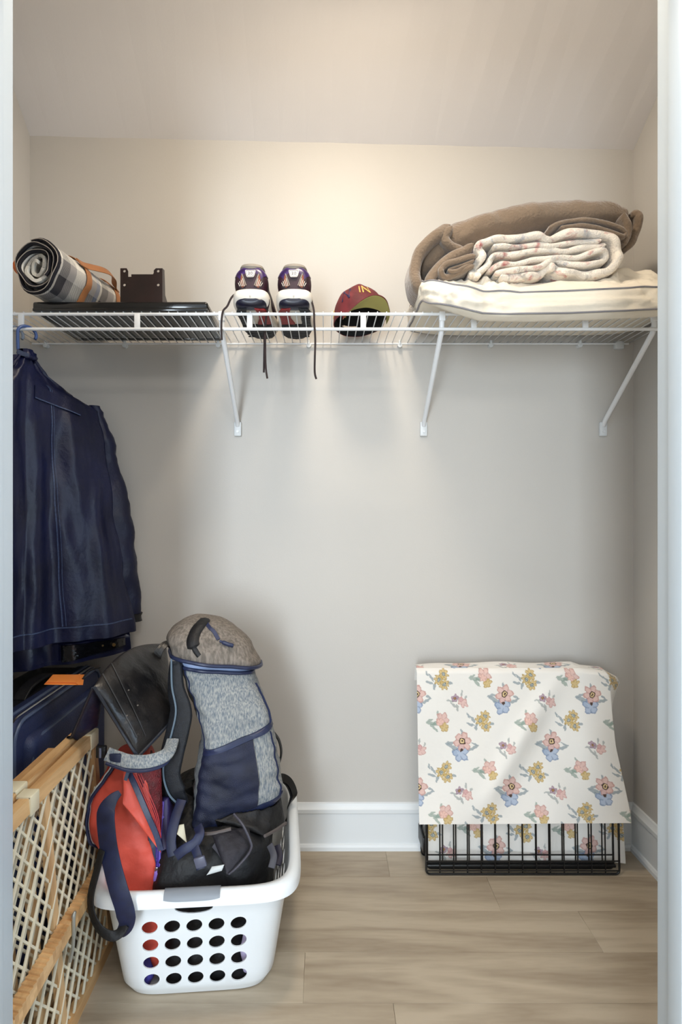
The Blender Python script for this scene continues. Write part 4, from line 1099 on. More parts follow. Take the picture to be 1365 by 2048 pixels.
# ------------------------------------------------------------------ laundry basket
M_BSK = mat('white_polypropylene', (232, 236, 238), rough=0.32, var=0.015)
M_GRIP = mat('grey_rubber_grip', (122, 127, 134), rough=0.4, var=0.04)
BC = Vector((-0.314, 1.538, 0)); BR = math.radians(4.5)
bask = thing('laundry_basket', BC, 'white plastic laundry basket with rows of oval holes, stuffed with bags', 'laundry basket')
RM = Matrix.Translation(BC) @ Matrix.Rotation(BR, 4, 'Z')
def bpt(th, k, off=0.0):
    """local wall point; k = 0 floor .. 1 rim"""
    z = 0.003 + 0.271 * k
    a = 0.178 + 0.042 * k + off; b = 0.213 + 0.043 * k + off; e = 6.5
    f = lambda x: math.copysign(abs(x) ** (2 / e), x)
    X, Y = a * f(math.cos(th)), b * f(math.sin(th))
    if k < 0.1:
        g = 1 - (0.1 - k) * 1.1 * 0.7; X *= 1 - (0.1 - k) * 0.55; Y *= 1 - (0.1 - k) * 0.55
    # rim dips at the two handles (front and back)
    return Vector((X, Y, z))
NB, KB = 144, [0, 0.015, 0.05, 0.1, 0.2, 0.35, 0.5, 0.65, 0.8, 0.92, 1.0]
def wallmesh():
    vs, fs = [], []
    m = len(KB)
    for off in (0.0, -0.0032):
        for k in KB:
            for i in range(NB): vs.append(bpt(2 * PI * i / NB, k, off) + Vector((0, 0, 0.0 if off == 0 else (0.003 if k == 0 else 0))))
    n0 = m * NB
    for j in range(m - 1):
        for i in range(NB):
            a, b = j * NB + i, j * NB + (i + 1) % NB; fs.append((a, b, b + NB, a + NB)); fs.append((a + n0, a + NB + n0, b + NB + n0, b + n0))
    fs.append(tuple(range(NB - 1, -1, -1))); fs.append(tuple(n0 + i for i in range(NB)))
    t = (m - 1) * NB
    for i in range(NB): k = (i + 1) % NB; fs.append((t + i, t + k, t + k + n0, t + i + n0))
    return MB().raw(vs, fs).mesh()
wm = wallmesh()
wo = bpy.data.objects.new('tmpw', wm); C.objects.link(wo)
cut = MB()
def hole(c, axis, u, rx, rz, tilt):
    n = 20; u = Vector(u); v = Vector((0, 0, 1)); ct, st = math.cos(tilt), math.sin(tilt)
    vs = []
    for e in (-0.03, 0.03):
        for i in range(n):
            a = 2 * PI * i / n; p, q_ = rx * math.cos(a), rz * math.sin(a)
            vs.append(Vector(c) + Vector(axis) * e + u * (p * ct - q_ * st) + v * (p * st + q_ * ct))
    fs = [tuple(range(n - 1, -1, -1)), tuple(range(n, 2 * n))] + [(i, (i + 1) % n, n + (i + 1) % n, n + i) for i in range(n)]
    cut.raw(vs, fs)
HZ = (0.052, 0.097, 0.142, 0.187)
for r, z in enumerate(HZ):
    yb = 0.213 + 0.043 * (z - 0.012) / 0.262; xb = 0.178 + 0.042 * (z - 0.012) / 0.262
    for c in range(5):
        for s in (-1, 1):
            hole((s * -0.0 + (c - 2) * 0.0495, s * yb, z), (0, 1, 0), (1, 0, 0), 0.0185, 0.0150, math.radians(24))
            hole((s * xb, (c - 2) * 0.062, z), (1, 0, 0), (0, 1, 0), 0.020, 0.0150, math.radians(20))
for s in (-1, 1): hole((0, s * 0.250, 0.2325), (0, 1, 0), (1, 0, 0), 0.043, 0.0145, 0)
bmesh.ops.recalc_face_normals(cut.bm, faces=cut.bm.faces[:])
cm = cut.mesh(); co_ = bpy.data.objects.new('tmpc', cm); C.objects.link(co_)
md = wo.modifiers.new('b', 'BOOLEAN'); md.object = co_; md.operation = 'DIFFERENCE'; md.solver = 'EXACT'
wm2 = bake_mods(wo)
bpy.data.objects.remove(wo, do_unlink=True); bpy.data.objects.remove(co_, do_unlink=True)
wm2.transform(RM); link('basket_wall', wm2, M_BSK, bask, angle=35)
# rolled rim: wide downturned lip
prof = [(-0.004, 0.262), (-0.004, 0.274), (0.000, 0.281), (0.010, 0.2835), (0.019, 0.280), (0.0235, 0.272), (0.025, 0.2545), (0.022, 0.2535), (0.0195, 0.268), (0.012, 0.2775), (0.003, 0.2765), (0.0, 0.262)]
vs, fs = [], []; m = len(prof); NR_ = 120
for i in range(NR_):
    th = 2 * PI * i / NR_; w0 = bpt(th, 1.0, 0.0); w1 = bpt(th, 1.0, 0.02); dn = (w1 - w0) / 0.02
    for o, z in prof: q = w0 + dn * o; vs.append(RM @ Vector((q.x, q.y, z)))
for i in range(NR_):
    for k in range(m): fs.append((i * m + k, ((i + 1) % NR_) * m + k, ((i + 1) % NR_) * m + (k + 1) % m, i * m + (k + 1) % m))
MB().raw(vs, fs).build('rim', M_BSK, bask, angle=50)
for s in (-1, 1):
    def P(a, b, o, s=s):
        x = (a - 0.5) * 0.122; k = abs(a - .5) * 2
        th = PI * 1.0 * b - 0.1
        yy = 0.2555 + 0.0105 + (0.0155 + o) * math.cos(PI - th * 0.92); zz = 0.2665 + (0.0185 + o) * math.sin(th * 0.92) - 0.010 * max(0, b - .55) * (1 - k ** 4)
        return RM @ Vector((x, s * yy, zz))
    grid_panel(P, 24, 14, 0.0026, -0.0005).build('handle_grip', M_GRIP, bask, angle=50)
# ------------------------------------------------------------------ bags in and over the basket
M_HEA = mat('grey_heather_canvas', (104, 114, 124), rough=0.85, rgb2=(166, 166, 162), vscale=150, bump=0.35, bscale=240, stretch=(2.2, 2.2, 0.5))
M_NVY = mat('navy_mesh_pocket', (22, 28, 52), rough=0.55, var=0.3, vscale=20, bump=0.3, bscale=500)
M_NVB = mat('navy_coated_base', (34, 42, 72), rough=0.4, var=0.2, vscale=10, bump=0.1, bscale=60)
M_BLK = mat('black_polyester', (13, 13, 16), rough=0.6, var=0.4, vscale=14, bump=0.35, bscale=50)
M_BLK2 = mat('black_webbing', (18, 26, 58), rough=0.5, var=0.3, vscale=30, bump=0.12, bscale=900)
M_LEA = mat('black_leather', (16, 16, 19), rough=0.34, rgb2=(46, 42, 40), vscale=9, bump=0.12, bscale=120)
M_RBAG = mat('coral_red_nylon', (232, 92, 74), rough=0.5, var=0.12, vscale=9, bump=0.12, bscale=60)
M_WINE = mat('wine_mesh', (96, 20, 26), rough=0.5, var=0.35, vscale=60, bump=0.4, bscale=300)
M_PURP = mat('violet_zip_tape', (112, 92, 190), rough=0.5, var=0.25, vscale=30)
M_LILAC = mat('pale_lilac_cloth', (196, 184, 216), rough=0.8, var=0.1)
M_ICE = mat('pale_blue_lining', (150, 168, 206), rough=0.5, var=0.15, vscale=20)
M_WHT = mat('white_piping', (220, 224, 226), rough=0.5)
# --- grey backpack, its side turned to the front
bk = thing('grey_backpack', L(475, 1620, 1.55), 'grey heather backpack with navy side pocket on top of the basket', 'backpack')
def ksec(l, r, d, hb, e, yaw=0.28):
    a, b = L(*l, d), L(*r, d); c = (a + b) / 2; ha = (b - a) / 2
    ax = Vector((ha.x, ha.length * yaw, ha.z)); by = Vector((-0.28, 1, 0.0)).normalized() * hb
    return (c, ax, by, e)
def kw(p, u, v): return wr(p, 9, 0.014, 3) + wr((p.x + p.z * .8, p.y, p.z * 1.8), 22, 0.007, 8) + wr(p, 60, 0.0016, 1)
kb = Loft([ksec((398, 1628), (548, 1588), 1.52, .085, 4), ksec((386, 1608), (556, 1565), 1.52, .098, 4.5), ksec((392, 1560), (556, 1520), 1.52, .100, 4.5), ksec((404, 1510), (548, 1478), 1.525, .098, 4.2), ksec((412, 1470), (537, 1438), 1.53, .095, 4),
           ksec((398, 1425), (528, 1400), 1.54, .092, 4), ksec((380, 1370), (514, 1362), 1.55, .090, 4), ksec((362, 1318), (500, 1336), 1.555, .088, 4)], kw)
kb.body(64, 64).build('pack_body', M_HEA, bk, angle=70)
# u = 0.75 is the side turned to the viewer
kb.patch(0.575, 0.925, 0.0, 0.135, 0.005, 60, 14).build('base_panel', M_NVB, bk, angle=60)
kb.patch(0.575, 0.765, 0.135, 0.555, 0.0055, 40, 44).build('mesh_pocket', M_NVY, bk, angle=60)
kb.patch(0.57, 0.945, lambda a: 0.548 + 0.02 * a, lambda a: 0.582 + 0.02 * a, 0.006, 40, 4).build('pocket_binding', M_NVB, bk, angle=60)
kb.patch(0.585, 0.592, 0.58, 0.99, 0.003, 2, 30).build('side_seam', M_NVB, bk)
kb.patch(0.875, 0.881, 0.0, 0.55, 0.004, 2, 30).build('side_seam', M_NVB, bk)
kb.patch(0.905, 0.915, 0.60, 0.88, 0.006, 2, 20).build('side_zipper', M_NVB, bk)
# gaping zipper with the pale lining, then the top lid
gap = Loft([ksec((366, 1316), (498, 1336), 1.555, .080, 4), ksec((360, 1306), (500, 1330), 1.555, .080, 4), ksec((364, 1298), (504, 1322), 1.555, .080, 4)])
gap.body(48, 6).build('pale_lining', M_ICE, bk, angle=60)
for v, rr in ((0.0, 0.0042), (1.0, 0.0042)):
    src = kb if v == 0 else None
pts = [kb.S(0.5 + 0.5 * i / 40, 1.0, 0.004) for i in range(41)]
MB().tube(pts, 0.0048, 8).build('zipper_edge', M_NVB, bk)
lid = Loft([ksec((352, 1300), (514, 1328), 1.55, .097, 3.2), ksec((346, 1286), (512, 1318), 1.55, .10, 3.2), ksec((342, 1270), (500, 1296), 1.555, .098, 3), ksec((350, 1252), (486, 1272), 1.565, .088, 2.8), ksec((372, 1237), (466, 1250), 1.575, .066, 2.5), ksec((396, 1229), (444, 1237), 1.585, .036, 2.2)], kw)
lid.body(60, 30).build('top_lid', mat('taupe_heather_canvas', (104, 96, 88), rough=0.85, rgb2=(142, 132, 122), vscale=70, bump=0.35, bscale=240, stretch=(2.2, 2.2, .5)), bk, angle=70)
MB().tube([lid.S(0.47 + 0.53 * i / 44, 0.01, 0.004) for i in range(45)], 0.0050, 8).build('zipper_edge', M_NVB, bk)
def curve_on(lf, uv, off, n=8):
    pts = smooth_path([Vector((u, v, 0)) for u, v in uv], n); return [lf.S(p.x, p.y, off) for p in pts]
MB().ribbon(curve_on(lid, [(0.70, 0.98), (0.73, 0.86), (0.755, 0.72), (0.765, 0.58)], 0.002), 0.010, 0.004, nrm=(0.1, -0.8, 0.6)).build('lid_zipper', M_NVB, bk)
MB().tube(curve_on(lid, [(0.765, 0.57), (0.785, 0.53), (0.805, 0.51)], 0.009), [0.003] * 4 + [0.0055] * 12 + [0.0045], 8).build('zip_pull', M_NVB, bk)
MB().tube(curve_on(lid, [(0.70, 0.93), (0.69, 0.7), (0.70, 0.45), (0.715, 0.25)], -0.0015), [0.016] * 6 + [0.017] * 12 + [0.007] * 7, 8, flat=0.5).build('lid_pleat', M_BLK, bk)
q = kb.S(0.535, 1.0, 0.008)
MB().box(q - Vector((0.004, 0.004, 0.006)), q + Vector((0.004, 0.004, 0.006)), bev=0.0015).build('zip_slider', M_CHROME, bk)
# padded shoulder strap with dark mesh face and pale edge
sp_ = smooth_path([L(352, 1322, 1.47), L(352, 1375, 1.455), L(362, 1420, 1.445), L(356, 1460, 1.435), L(344, 1510, 1.425), L(338, 1550, 1.42), L(350, 1585, 1.42), L(372, 1606, 1.43)], 8)
MB().ribbon(sp_, [0.030 + 0.030 * min(1, i / 18) for i in range(len(sp_) - 8)] + [0.05 - 0.005 * i for i in range(8)], 0.014, nrm=(-0.25, -1, 0.15)).build('shoulder_strap', mat('black_air_mesh', (17, 20, 27), rough=0.55, var=0.4, vscale=120, bump=0.3, bscale=600), bk, angle=60)
MB().tube(smooth_path([L(343, 1318, 1.465), L(344, 1372, 1.447), L(352, 1420, 1.436), L(344, 1465, 1.426), L(330, 1515, 1.415), L(327, 1552, 1.41), L(339, 1590, 1.41), L(362, 1612, 1.42)], 8), 0.0026, 6).build('strap_piping', mat('slate_piping', (92, 108, 122), rough=.6), bk)
# second, folded-over shoulder strap with buckle in front of the red bag
sp2 = smooth_path([L(346, 1480, 1.42), L(334, 1508, 1.375), L(300, 1522, 1.352), L(262, 1523, 1.342), L(236, 1516, 1.34), L(214, 1508, 1.34)], 7)
MB().ribbon(sp2, 0.030, 0.010, nrm=(0, -1, 0.5)).build('folded_strap', M_HEA, bk, angle=60)
MB().tube([p + Vector((0, -0.006, -0.018)) for p in sp2], 0.0048, 7).build('strap_piping', M_NVB, bk)
q = sp2[-7]; MB().box(q + Vector((-0.013, -0.009, -0.009)), q + Vector((0.013, -0.002, 0.011)), bev=0.002).build('strap_patch', M_NVB, bk)
q = L(203, 1503, 1.35)
MB().box(q - Vector((0.012, 0.006, 0.014)), q + Vector((0.012, 0.006, 0.014)), bev=0.003).build('buckle', M_CASEB, bk)
MB().tube([q + Vector((0, -0.008, -0.011)), q + Vector((0, -0.008, 0.011))], 0.003, 8).build('buckle_bar', mat('slate_plastic', (92, 94, 112), rough=.35), bk)
# side loop on the far edge
MB().ribbon(smooth_path([L(545, 1462, 1.56), L(558, 1480, 1.555), L(563, 1505, 1.55), L(558, 1528, 1.555), L(550, 1532, 1.56)], 6), 0.012, 0.004, nrm=(1, -0.2, 0)).build('side_loop', M_BLK, bk)

# --- black leather satchel slumped over the suitcase and the basket
sat = thing('leather_satchel', L(275, 1500, 1.45), 'worn black leather satchel slumped between suitcase and grey backpack', 'satchel')
sq = Quad(L(188, 1374, 1.36), L(332, 1288, 1.70), L(352, 1432, 1.50), L(276, 1514, 1.365), 0.042, (0.15, -0.75, 0.55), lambda p, a, b: wr(p, 12, 0.010, 5) + wr(p, 40, 0.003, 3), arch=(-0.02, 0, 0.032))
sq.body(0.085, 44, 44).build('satchel_flap', M_LEA, sat, angle=70)
sq.patch(0.135, 0.150, 0.02, 0.86, 0.0022, 2, 34).build('stitched_seam', mat('dark_seam', (58, 58, 60), rough=.5), sat)
sq.patch(0.275, 0.288, 0.02, 0.92, 0.0022, 2, 34).build('stitched_seam', mat('dark_seam', (58, 58, 60), rough=.5), sat)
MB().tube([sq.S(0.0, i / 30, 0.0) for i in range(31)], 0.0045, 7).build('edge_piping', mat('leather_piping', (44, 48, 58), rough=.35), sat)
MB().tube([sq.S(i / 30, 1.0, 0.0) for i in range(31)], 0.0045, 7).build('edge_piping', mat('leather_piping', (44, 48, 58), rough=.35), sat)
for a, b in ((0.33, 0.42), (0.36, 0.62), (0.16, 0.6)):
    q = sq.S(a, b, 0.0); MB().tube([q, q + Vector((0.0004, -0.003, 0.002))], 0.0022, 10).build('rivet', mat('dull_rivet', (110, 104, 98), rough=.4, metallic=.6), sat)
s2q = Quad(L(186, 1376, 1.36), L(206, 1392, 1.40), L(196, 1452, 1.44), L(134, 1496, 1.42), 0.010, (0.3, -0.9, 0.2), lambda p, a, b: wr(p, 24, 0.008, 1))
s2q.body(0.012, 16, 24).build('side_gusset', mat('navy_leather', (26, 34, 58), rough=.38, var=.35, vscale=16, bump=.2, bscale=40), sat, angle=70)
MB().tube([s2q.S(0.0, i / 20, 0.001) for i in range(21)], 0.004, 7).build('edge_piping', mat('leather_piping', (44, 48, 58), rough=.35), sat)
for k, (dx, w) in enumerate(((0, 0.016), (6, 0.014))):
    MB().ribbon(smooth_path([L(310 + dx, 1322, 1.60), L(316 + dx, 1302, 1.60), L(330 + dx, 1288, 1.62), L(346, 1288 + 2 * dx, 1.64), L(356, 1304 + dx, 1.63)], 6), w, 0.004, nrm=(0.2, -0.9, 0.5)).build('carry_strap', M_LEA, sat)

# --- red bag in the basket
rb = thing('red_bag', L(260, 1700, 1.43), 'coral red bag with zippers stuffed into the basket', 'bag')
def rsec(l, r, d, hb, e=3.2):
    a, b = L(*l, d), L(*r, d); return ((a + b) / 2, (b - a) / 2, Vector((-.1, 1, 0)).normalized() * hb, e)
rl = Loft([rsec((262, 1925), (330, 1920), 1.405, .045), rsec((252, 1850), (340, 1850), 1.405, .055), rsec((222, 1770), (336, 1765), 1.405, .066), rsec((196, 1700), (332, 1700), 1.42, .078), rsec((188, 1640), (330, 1640), 1.44, .080), rsec((190, 1585), (325, 1580), 1.455, .076), rsec((214, 1540), (318, 1535), 1.46, .066), rsec((240, 1500), (300, 1495), 1.47, .04)],
          lambda p, u, v: wr(p, 13, 0.012, 4) + wr((p.x, p.y, p.z * 1.5), 36, 0.0045, 6))
rl.body(56, 60).build('bag_body', M_RBAG, rb, angle=70)
lin_uv = lambda pts, off, n=8: curve_on(rl, pts, off, n)
MB().ribbon(lin_uv([(0.80, 0.93), (0.82, 0.78), (0.87, 0.62), (0.92, 0.45)], 0.003), 0.024, 0.004, nrm=(0.3, -1, 0.2)).build('zipper_flap', M_WINE, rb)
MB().ribbon(lin_uv([(0.775, 0.93), (0.795, 0.77), (0.845, 0.60), (0.895, 0.44)], 0.005), 0.010, 0.004, nrm=(0.3, -1, 0.2)).build('zipper', M_NVB, rb)
rl.patch(lambda b: 0.845 + 0.04 * b, 1.0, 0.55, 0.97, 0.004, 14, 14).build('mesh_side', M_WINE, rb, angle=60)
MB().tube(lin_uv([(0.66, 0.97), (0.60, 0.82), (0.565, 0.68), (0.555, 0.54), (0.60, 0.44)], 0.004), 0.0055, 8).build('white_piping', M_WHT, rb)
MB().tube(lin_uv([(0.675, 0.97), (0.615, 0.82), (0.58, 0.68), (0.57, 0.54), (0.61, 0.44)], 0.006), 0.0042, 8).build('navy_piping', M_NVB, rb)
# layered red flap with a fold
rf = Quad(L(246, 1518, 1.385), L(290, 1540, 1.38), L(322, 1706, 1.345), L(246, 1608, 1.345), 0.010, (0, -1, 0.15), lambda p, a, b: wr(p, 26, 0.007, 2))
rf.body(0.008, 22, 26).build('front_flap', M_RBAG, rb, angle=70)
MB().ribbon(smooth_path([L(251, 1560, 1.348), L(256, 1545, 1.345), L(258, 1538, 1.345)], 4), 0.008, .004, nrm=(0, -1, 0)).build('zip_pull', mat('slate_cord', (70, 84, 106), rough=.6), rb)

rw = Quad(L(272, 1540, 1.372), L(322, 1530, 1.40), L(326, 1640, 1.385), L(318, 1692, 1.352), 0.006, (0, -1, 0.15), lambda p, a, b: wr(p, 40, 0.005, 7))
rw.body(0.004, 16, 22).build('zipper_gusset', M_WINE, rb, angle=70)
MB().ribbon(smooth_path([L(258, 1545, 1.368), L(272, 1575, 1.352), L(292, 1622, 1.338), L(312, 1668, 1.334), L(322, 1700, 1.332)], 6), 0.013, 0.004, nrm=(0.2, -1, 0.2)).build('zipper', M_NVB, rb)
for k in range(4):
    o = 5 + 5 * k
    MB().tube(smooth_path([L(262 + o, 1548, 1.366), L(282 + o * .9, 1590, 1.350), L(302 + o * .7, 1632, 1.342), L(316 + o * .3, 1676, 1.338)], 6), 0.0011, 5).build('gusset_cord', mat('crimson_cord', (176, 48, 52), rough=.5), rb)

# --- wide navy webbing strap out of the basket, hanging over its rim
web = thing('webbing_strap', L(230, 1880, 1.28), 'wide navy webbing strap looping over the basket rim', 'strap')
w1 = smooth_path([L(240, 1585, 1.335), L(224, 1600, 1.322), L(212, 1625, 1.310), L(214, 1670, 1.290), L(222, 1720, 1.262), L(236, 1775, 1.238), L(250, 1820, 1.236), L(252, 1850, 1.242), L(240, 1868, 1.25)], 7)
MB().ribbon(w1, [0.012 + 0.030 * min(1, i / 14) for i in range(len(w1) - 12)] + [0.042 - 0.002 * i for i in range(12)], 0.0032, nrm=(-0.05, -1, 0.1)).build('webbing', M_BLK2, web, angle=60)
w2 = smooth_path([L(252, 1848, 1.243), L(240, 1866, 1.238), L(222, 1872, 1.236), L(200, 1858, 1.24), L(184, 1826, 1.245), L(182, 1790, 1.252), L(194, 1740, 1.262), L(204, 1700, 1.272)], 7)
MB().ribbon(w2, 0.020, 0.0035, nrm=(-0.5, -0.8, 0.3)).build('webbing_loop', M_BLK, web, angle=60)

# --- violet pouch with open zipper
vp = thing('violet_pouch', L(330, 1720, 1.40), 'violet zip pouch wedged between red bag and black duffel', 'pouch')
vl = Loft([rsec((318, 1770), (346, 1768), 1.385, .03), rsec((314, 1700), (346, 1700), 1.395, .035), rsec((318, 1640), (346, 1638), 1.41, .033), rsec((326, 1592), (340, 1590), 1.42, .018)])
vl.body(28, 24).build('pouch_body', mat('dark_violet_nylon', (40, 30, 78), rough=.5, var=.3), vp, angle=70)
vl.patch(0.60, 0.74, 0.18, 0.96, 0.003, 8, 24).build('zip_tape', M_PURP, vp, angle=60)
for u in (0.66, 0.71): MB().tube([vl.S(u, 0.22 + 0.7 * i / 20, 0.004) for i in range(21)], 0.0014, 5).build('zip_teeth', mat('violet_teeth', (70, 50, 140), rough=.4), vp)
q = vl.S(0.68, 0.24, 0.006); MB().box(q - Vector((.004, .003, .008)), q + Vector((.004, .003, .008)), bev=.0015).build('zip_slider', M_CHROME, vp)
tq = Quad(q + Vector((-0.004, -0.002, 0)), q + Vector((0.010, -0.002, 0.006)), q + Vector((0.004, -0.004, -0.026)), q + Vector((-0.010, -0.004, -0.036)), .003, (0, -1, .1))
tq.body(.003, 6, 8).build('pull_tab', mat('lavender_tab', (150, 122, 212), rough=.5), vp)

# --- black duffel filling the basket, and the heap of straps on it
df = thing('black_duffel', L(460, 1900, 1.50), 'limp black duffel bag filling the laundry basket', 'duffel bag')
R3 = RM.to_3x3()
def dsec(z, a, b, dy=0.0, e=4, dx=0.0): return (RM @ Vector((0.02 + dx, dy, z)), R3 @ Vector((a, 0, 0)), R3 @ Vector((0, b, 0)), e)
dl = Loft([dsec(.010, .145, .185), dsec(.05, .148, .190), dsec(.12, .146, .192), dsec(.20, .150, .20), dsec(.27, .152, .208, 0, 3.4), dsec(.315, .15, .20, .01, 3), dsec(.355, .135, .165, .03, 2.6), dsec(.385, .09, .10, .04, 2.4)],
          lambda p, u, v: wr(p, 11, 0.018, 7) + wr(p, 30, 0.008, 2))
dl.body(72, 60).build('bag_body', M_BLK, df, angle=70)
def heap(name, corners, bulge, m, n, thick=.01, parent=df, wamp=.01):
    qd = Quad(*[L(*c) for c in corners], bulge, n, lambda p, a, b: wr(p, 22, wamp, 9) + wr(p, 60, wamp * .3, 2)); qd.body(thick, 22, 22).build(name, m, parent, angle=70); return qd
fq = heap('loose_flap', [(420, 1660, 1.36), (498, 1655, 1.38), (506, 1690, 1.35), (455, 1752, 1.285)], .016, mat('charcoal_suede', (30, 28, 36), rough=.7, var=.3, vscale=20, bump=.2, bscale=80), (0.1, -0.85, .5))
MB().tube(smooth_path([L(468, 1628, 1.37), L(486, 1650, 1.35), L(500, 1680, 1.34), L(503, 1695, 1.335), L(492, 1715, 1.315), L(458, 1752, 1.283)], 6), 0.003, 6).build('flap_binding', mat('charcoal_binding', (62, 60, 70), rough=.5), df)
heap('top_panel', [(430, 1640, 1.40), (560, 1580, 1.50), (572, 1650, 1.50), (530, 1672, 1.40)], .02, M_BLK, (.1, -.7, .7))
MB().tube(smooth_path([L(530, 1672, 1.385), L(552, 1660, 1.43), L(572, 1646, 1.47)], 6), .004, 6).build('panel_edge', mat('grey_edge', (90, 82, 80), rough=.6), df)
MB().tube(smooth_path([L(405, 1668, 1.36), L(430, 1666, 1.35), L(462, 1658, 1.36)], 6), .004, 6).build('panel_edge', mat('grey_edge', (90, 82, 80), rough=.6), df)
# webbing straps and buckles lying on the heap
for pts, w, m in (([(396, 1652, 1.35), (400, 1668, 1.335), (390, 1686, 1.325), (370, 1698, 1.32), (352, 1712, 1.32)], .022, M_BLK2),
                  ([(388, 1690, 1.325), (396, 1712, 1.31), (402, 1738, 1.30)], .020, M_BLK2),
                  ([(364, 1600, 1.41), (350, 1640, 1.37), (342, 1680, 1.345), (346, 1712, 1.33)], .024, M_BLK2),
                  ([(428, 1690, 1.34), (440, 1704, 1.325), (448, 1716, 1.315)], .012, mat('slate_webbing', (70, 70, 78), rough=.6)),
                  ([(540, 1690, 1.40), (548, 1712, 1.375), (543, 1736, 1.355)], .016, mat('slate_webbing', (70, 70, 78), rough=.6)),
                  ([(555, 1690, 1.43), (560, 1712, 1.41), (556, 1730, 1.39)], .014, mat('ink_webbing', (36, 34, 52), rough=.6))):
    MB().ribbon(smooth_path([L(*p) for p in pts], 6), w, .004, nrm=(0, -1, .35)).build('strap', m, df, angle=60)
q = L(401, 1724, 1.298); MB().box(q - Vector((.013, .004, .012)), q + Vector((.013, .004, .012)), rot=Matrix.Rotation(-0.3, 3, 'Y'), bev=.003).build('buckle', mat('slate_plastic', (92, 94, 112), rough=.35), df)
cq = heap('care_tag', [(424, 1733, 1.292), (449, 1729, 1.294), (444, 1742, 1.288), (413, 1753, 1.280)], .004, mat('white_satin_tag', (206, 210, 210), rough=.6), (0, -.7, .7), .002, df, .003)
heap('white_label', [(358, 1650, 1.372), (368, 1648, 1.372), (374, 1686, 1.35), (354, 1668, 1.355)], .003, mat('cream_label', (216, 210, 186), rough=.6), (0, -1, .2), .002, df, .002)
# stiff padded carry loop standing up against the basket's far corner
lpp = smooth_path([L(548, 1566, 1.60), L(562, 1556, 1.61), L(578, 1564, 1.62), L(588, 1588, 1.62), L(587, 1620, 1.61), L(578, 1645, 1.59)], 7)
MB().ribbon(lpp, 0.024, 0.010, nrm=(0.75, -0.6, 0.3)).build('padded_loop', mat('black_leatherette', (12, 12, 14), rough=.3, var=.3, vscale=30), df, angle=60)
MB().tube([p + Vector((-.008, -.010, -.003)) for p in lpp], .0022, 6).build('loop_piping', M_CASEB, df)

# --- small cloths at the bottom of the basket, seen through the holes
for c, r_, m, nm, lab in ((Vector((0.128, -0.186, 0.085)), (0.030, 0.014, 0.052), M_LILAC, 'lilac_cloth', 'pale lilac cloth showing through the basket holes'),
                          (Vector((-0.128, -0.186, 0.05)), (0.026, 0.014, 0.030), mat('blue_violet_cloth', (62, 58, 140), rough=.7, var=.3), 'blue_cloth', 'blue violet cloth showing through a low basket hole')):
    cl_ = Loft([(RM @ (c + Vector((0, 0, -r_[2]))), R3 @ Vector((r_[0] * .7, 0, 0)), R3 @ Vector((0, r_[1] * .7, 0)), 2.4), (RM @ c, R3 @ Vector((r_[0], 0, 0)), R3 @ Vector((0, r_[1], 0)), 2.6), (RM @ (c + Vector((0, 0, r_[2]))), R3 @ Vector((r_[0] * .6, 0, 0)), R3 @ Vector((0, r_[1] * .6, 0)), 2.4)], lambda p, u, v: wr(p, 40, .006, 3))
    o = cl_.body(24, 14).build(nm, m); tag(o, lab, 'cloth')

# ------------------------------------------------------------------ folded wire pet crate
M_CRATE = mat('black_wire_coat', (13, 13, 14), rough=0.4, var=0.1)
crate = thing('folded_pet_crate', (0.615, 1.82, 0), 'folded black wire pet crate under a floral cloth', 'pet crate')
CX0, CX1 = L(853, 1752, 1.765).x, L(1240, 1750, 1.765).x
def cpanel(y0, lean, x0, x1, z0, z1, hz, nvert, r=0.0021, offx=0.0, rf=0.0032):
    P_ = lambda x, z: Vector((x, y0 + lean * z, z))
    rr = 0.012; pts = []
    for cx_, cz_, a0 in ((x1 - rr, z1 - rr, 0), (x0 + rr, z1 - rr, 90), (x0 + rr, z0 + rr, 180), (x1 - rr, z0 + rr, 270)):
        for i in range(5): a = math.radians(a0 + 22.5 * i); pts.append(P_(cx_ + rr * math.cos(a), cz_ + rr * math.sin(a)))
    MB().tube(pts, rf, 7, closed=True).build('panel_frame', M_CRATE, crate)
    for k in range(nvert):
        x = x0 + (x1 - x0) * (k + 1) / (nvert + 1) + offx
        MB().tube([P_(x, z0), P_(x, z1)], r, 6).build('wire', M_CRATE, crate)
    for z in hz: MB().tube([P_(x0, z) - Vector((0, .003, 0)), P_(x1, z) - Vector((0, .003, 0))], r * 1.1, 6).build('cross_wire', M_CRATE, crate)
cpanel(1.765, 0.035, CX0, CX1, 0.0045, 0.27, (0.016, 0.045, 0.20), 13)
cpanel(1.782, 0.035, CX0 + 0.006, CX1 - 0.010, 0.012, 0.28, (0.030, 0.054, 0.20), 13, offx=0.007)
cpanel(1.862, 0.0, CX0 + 0.002, CX1 - 0.028, 0.004, 0.612, (0.05, 0.25, 0.45), 13)
cpanel(1.878, 0.0, CX0 + 0.004, CX1 - 0.03, 0.004, 0.605, (0.05, 0.25, 0.45), 9)
MB().box((CX0 + 0.004, 1.772, 0.018), (CX1 - 0.006, 1.782, 0.028), bev=0.003).build('pan_edge', M_CRATE, crate)
for z in (0.05, 0.35):
    MB().box((CX0 - 0.006, 1.79, z), (CX0 + 0.003, 1.88, z + 0.05), bev=0.003).build('hinge_loop', M_CRATE, crate)
MB().box((L(1160, 1338, 1.84).x, 1.835, 0.585), (L(1192, 1338, 1.84).x, 1.85, 0.617), bev=0.003).build('top_latch', M_CRATE, crate)

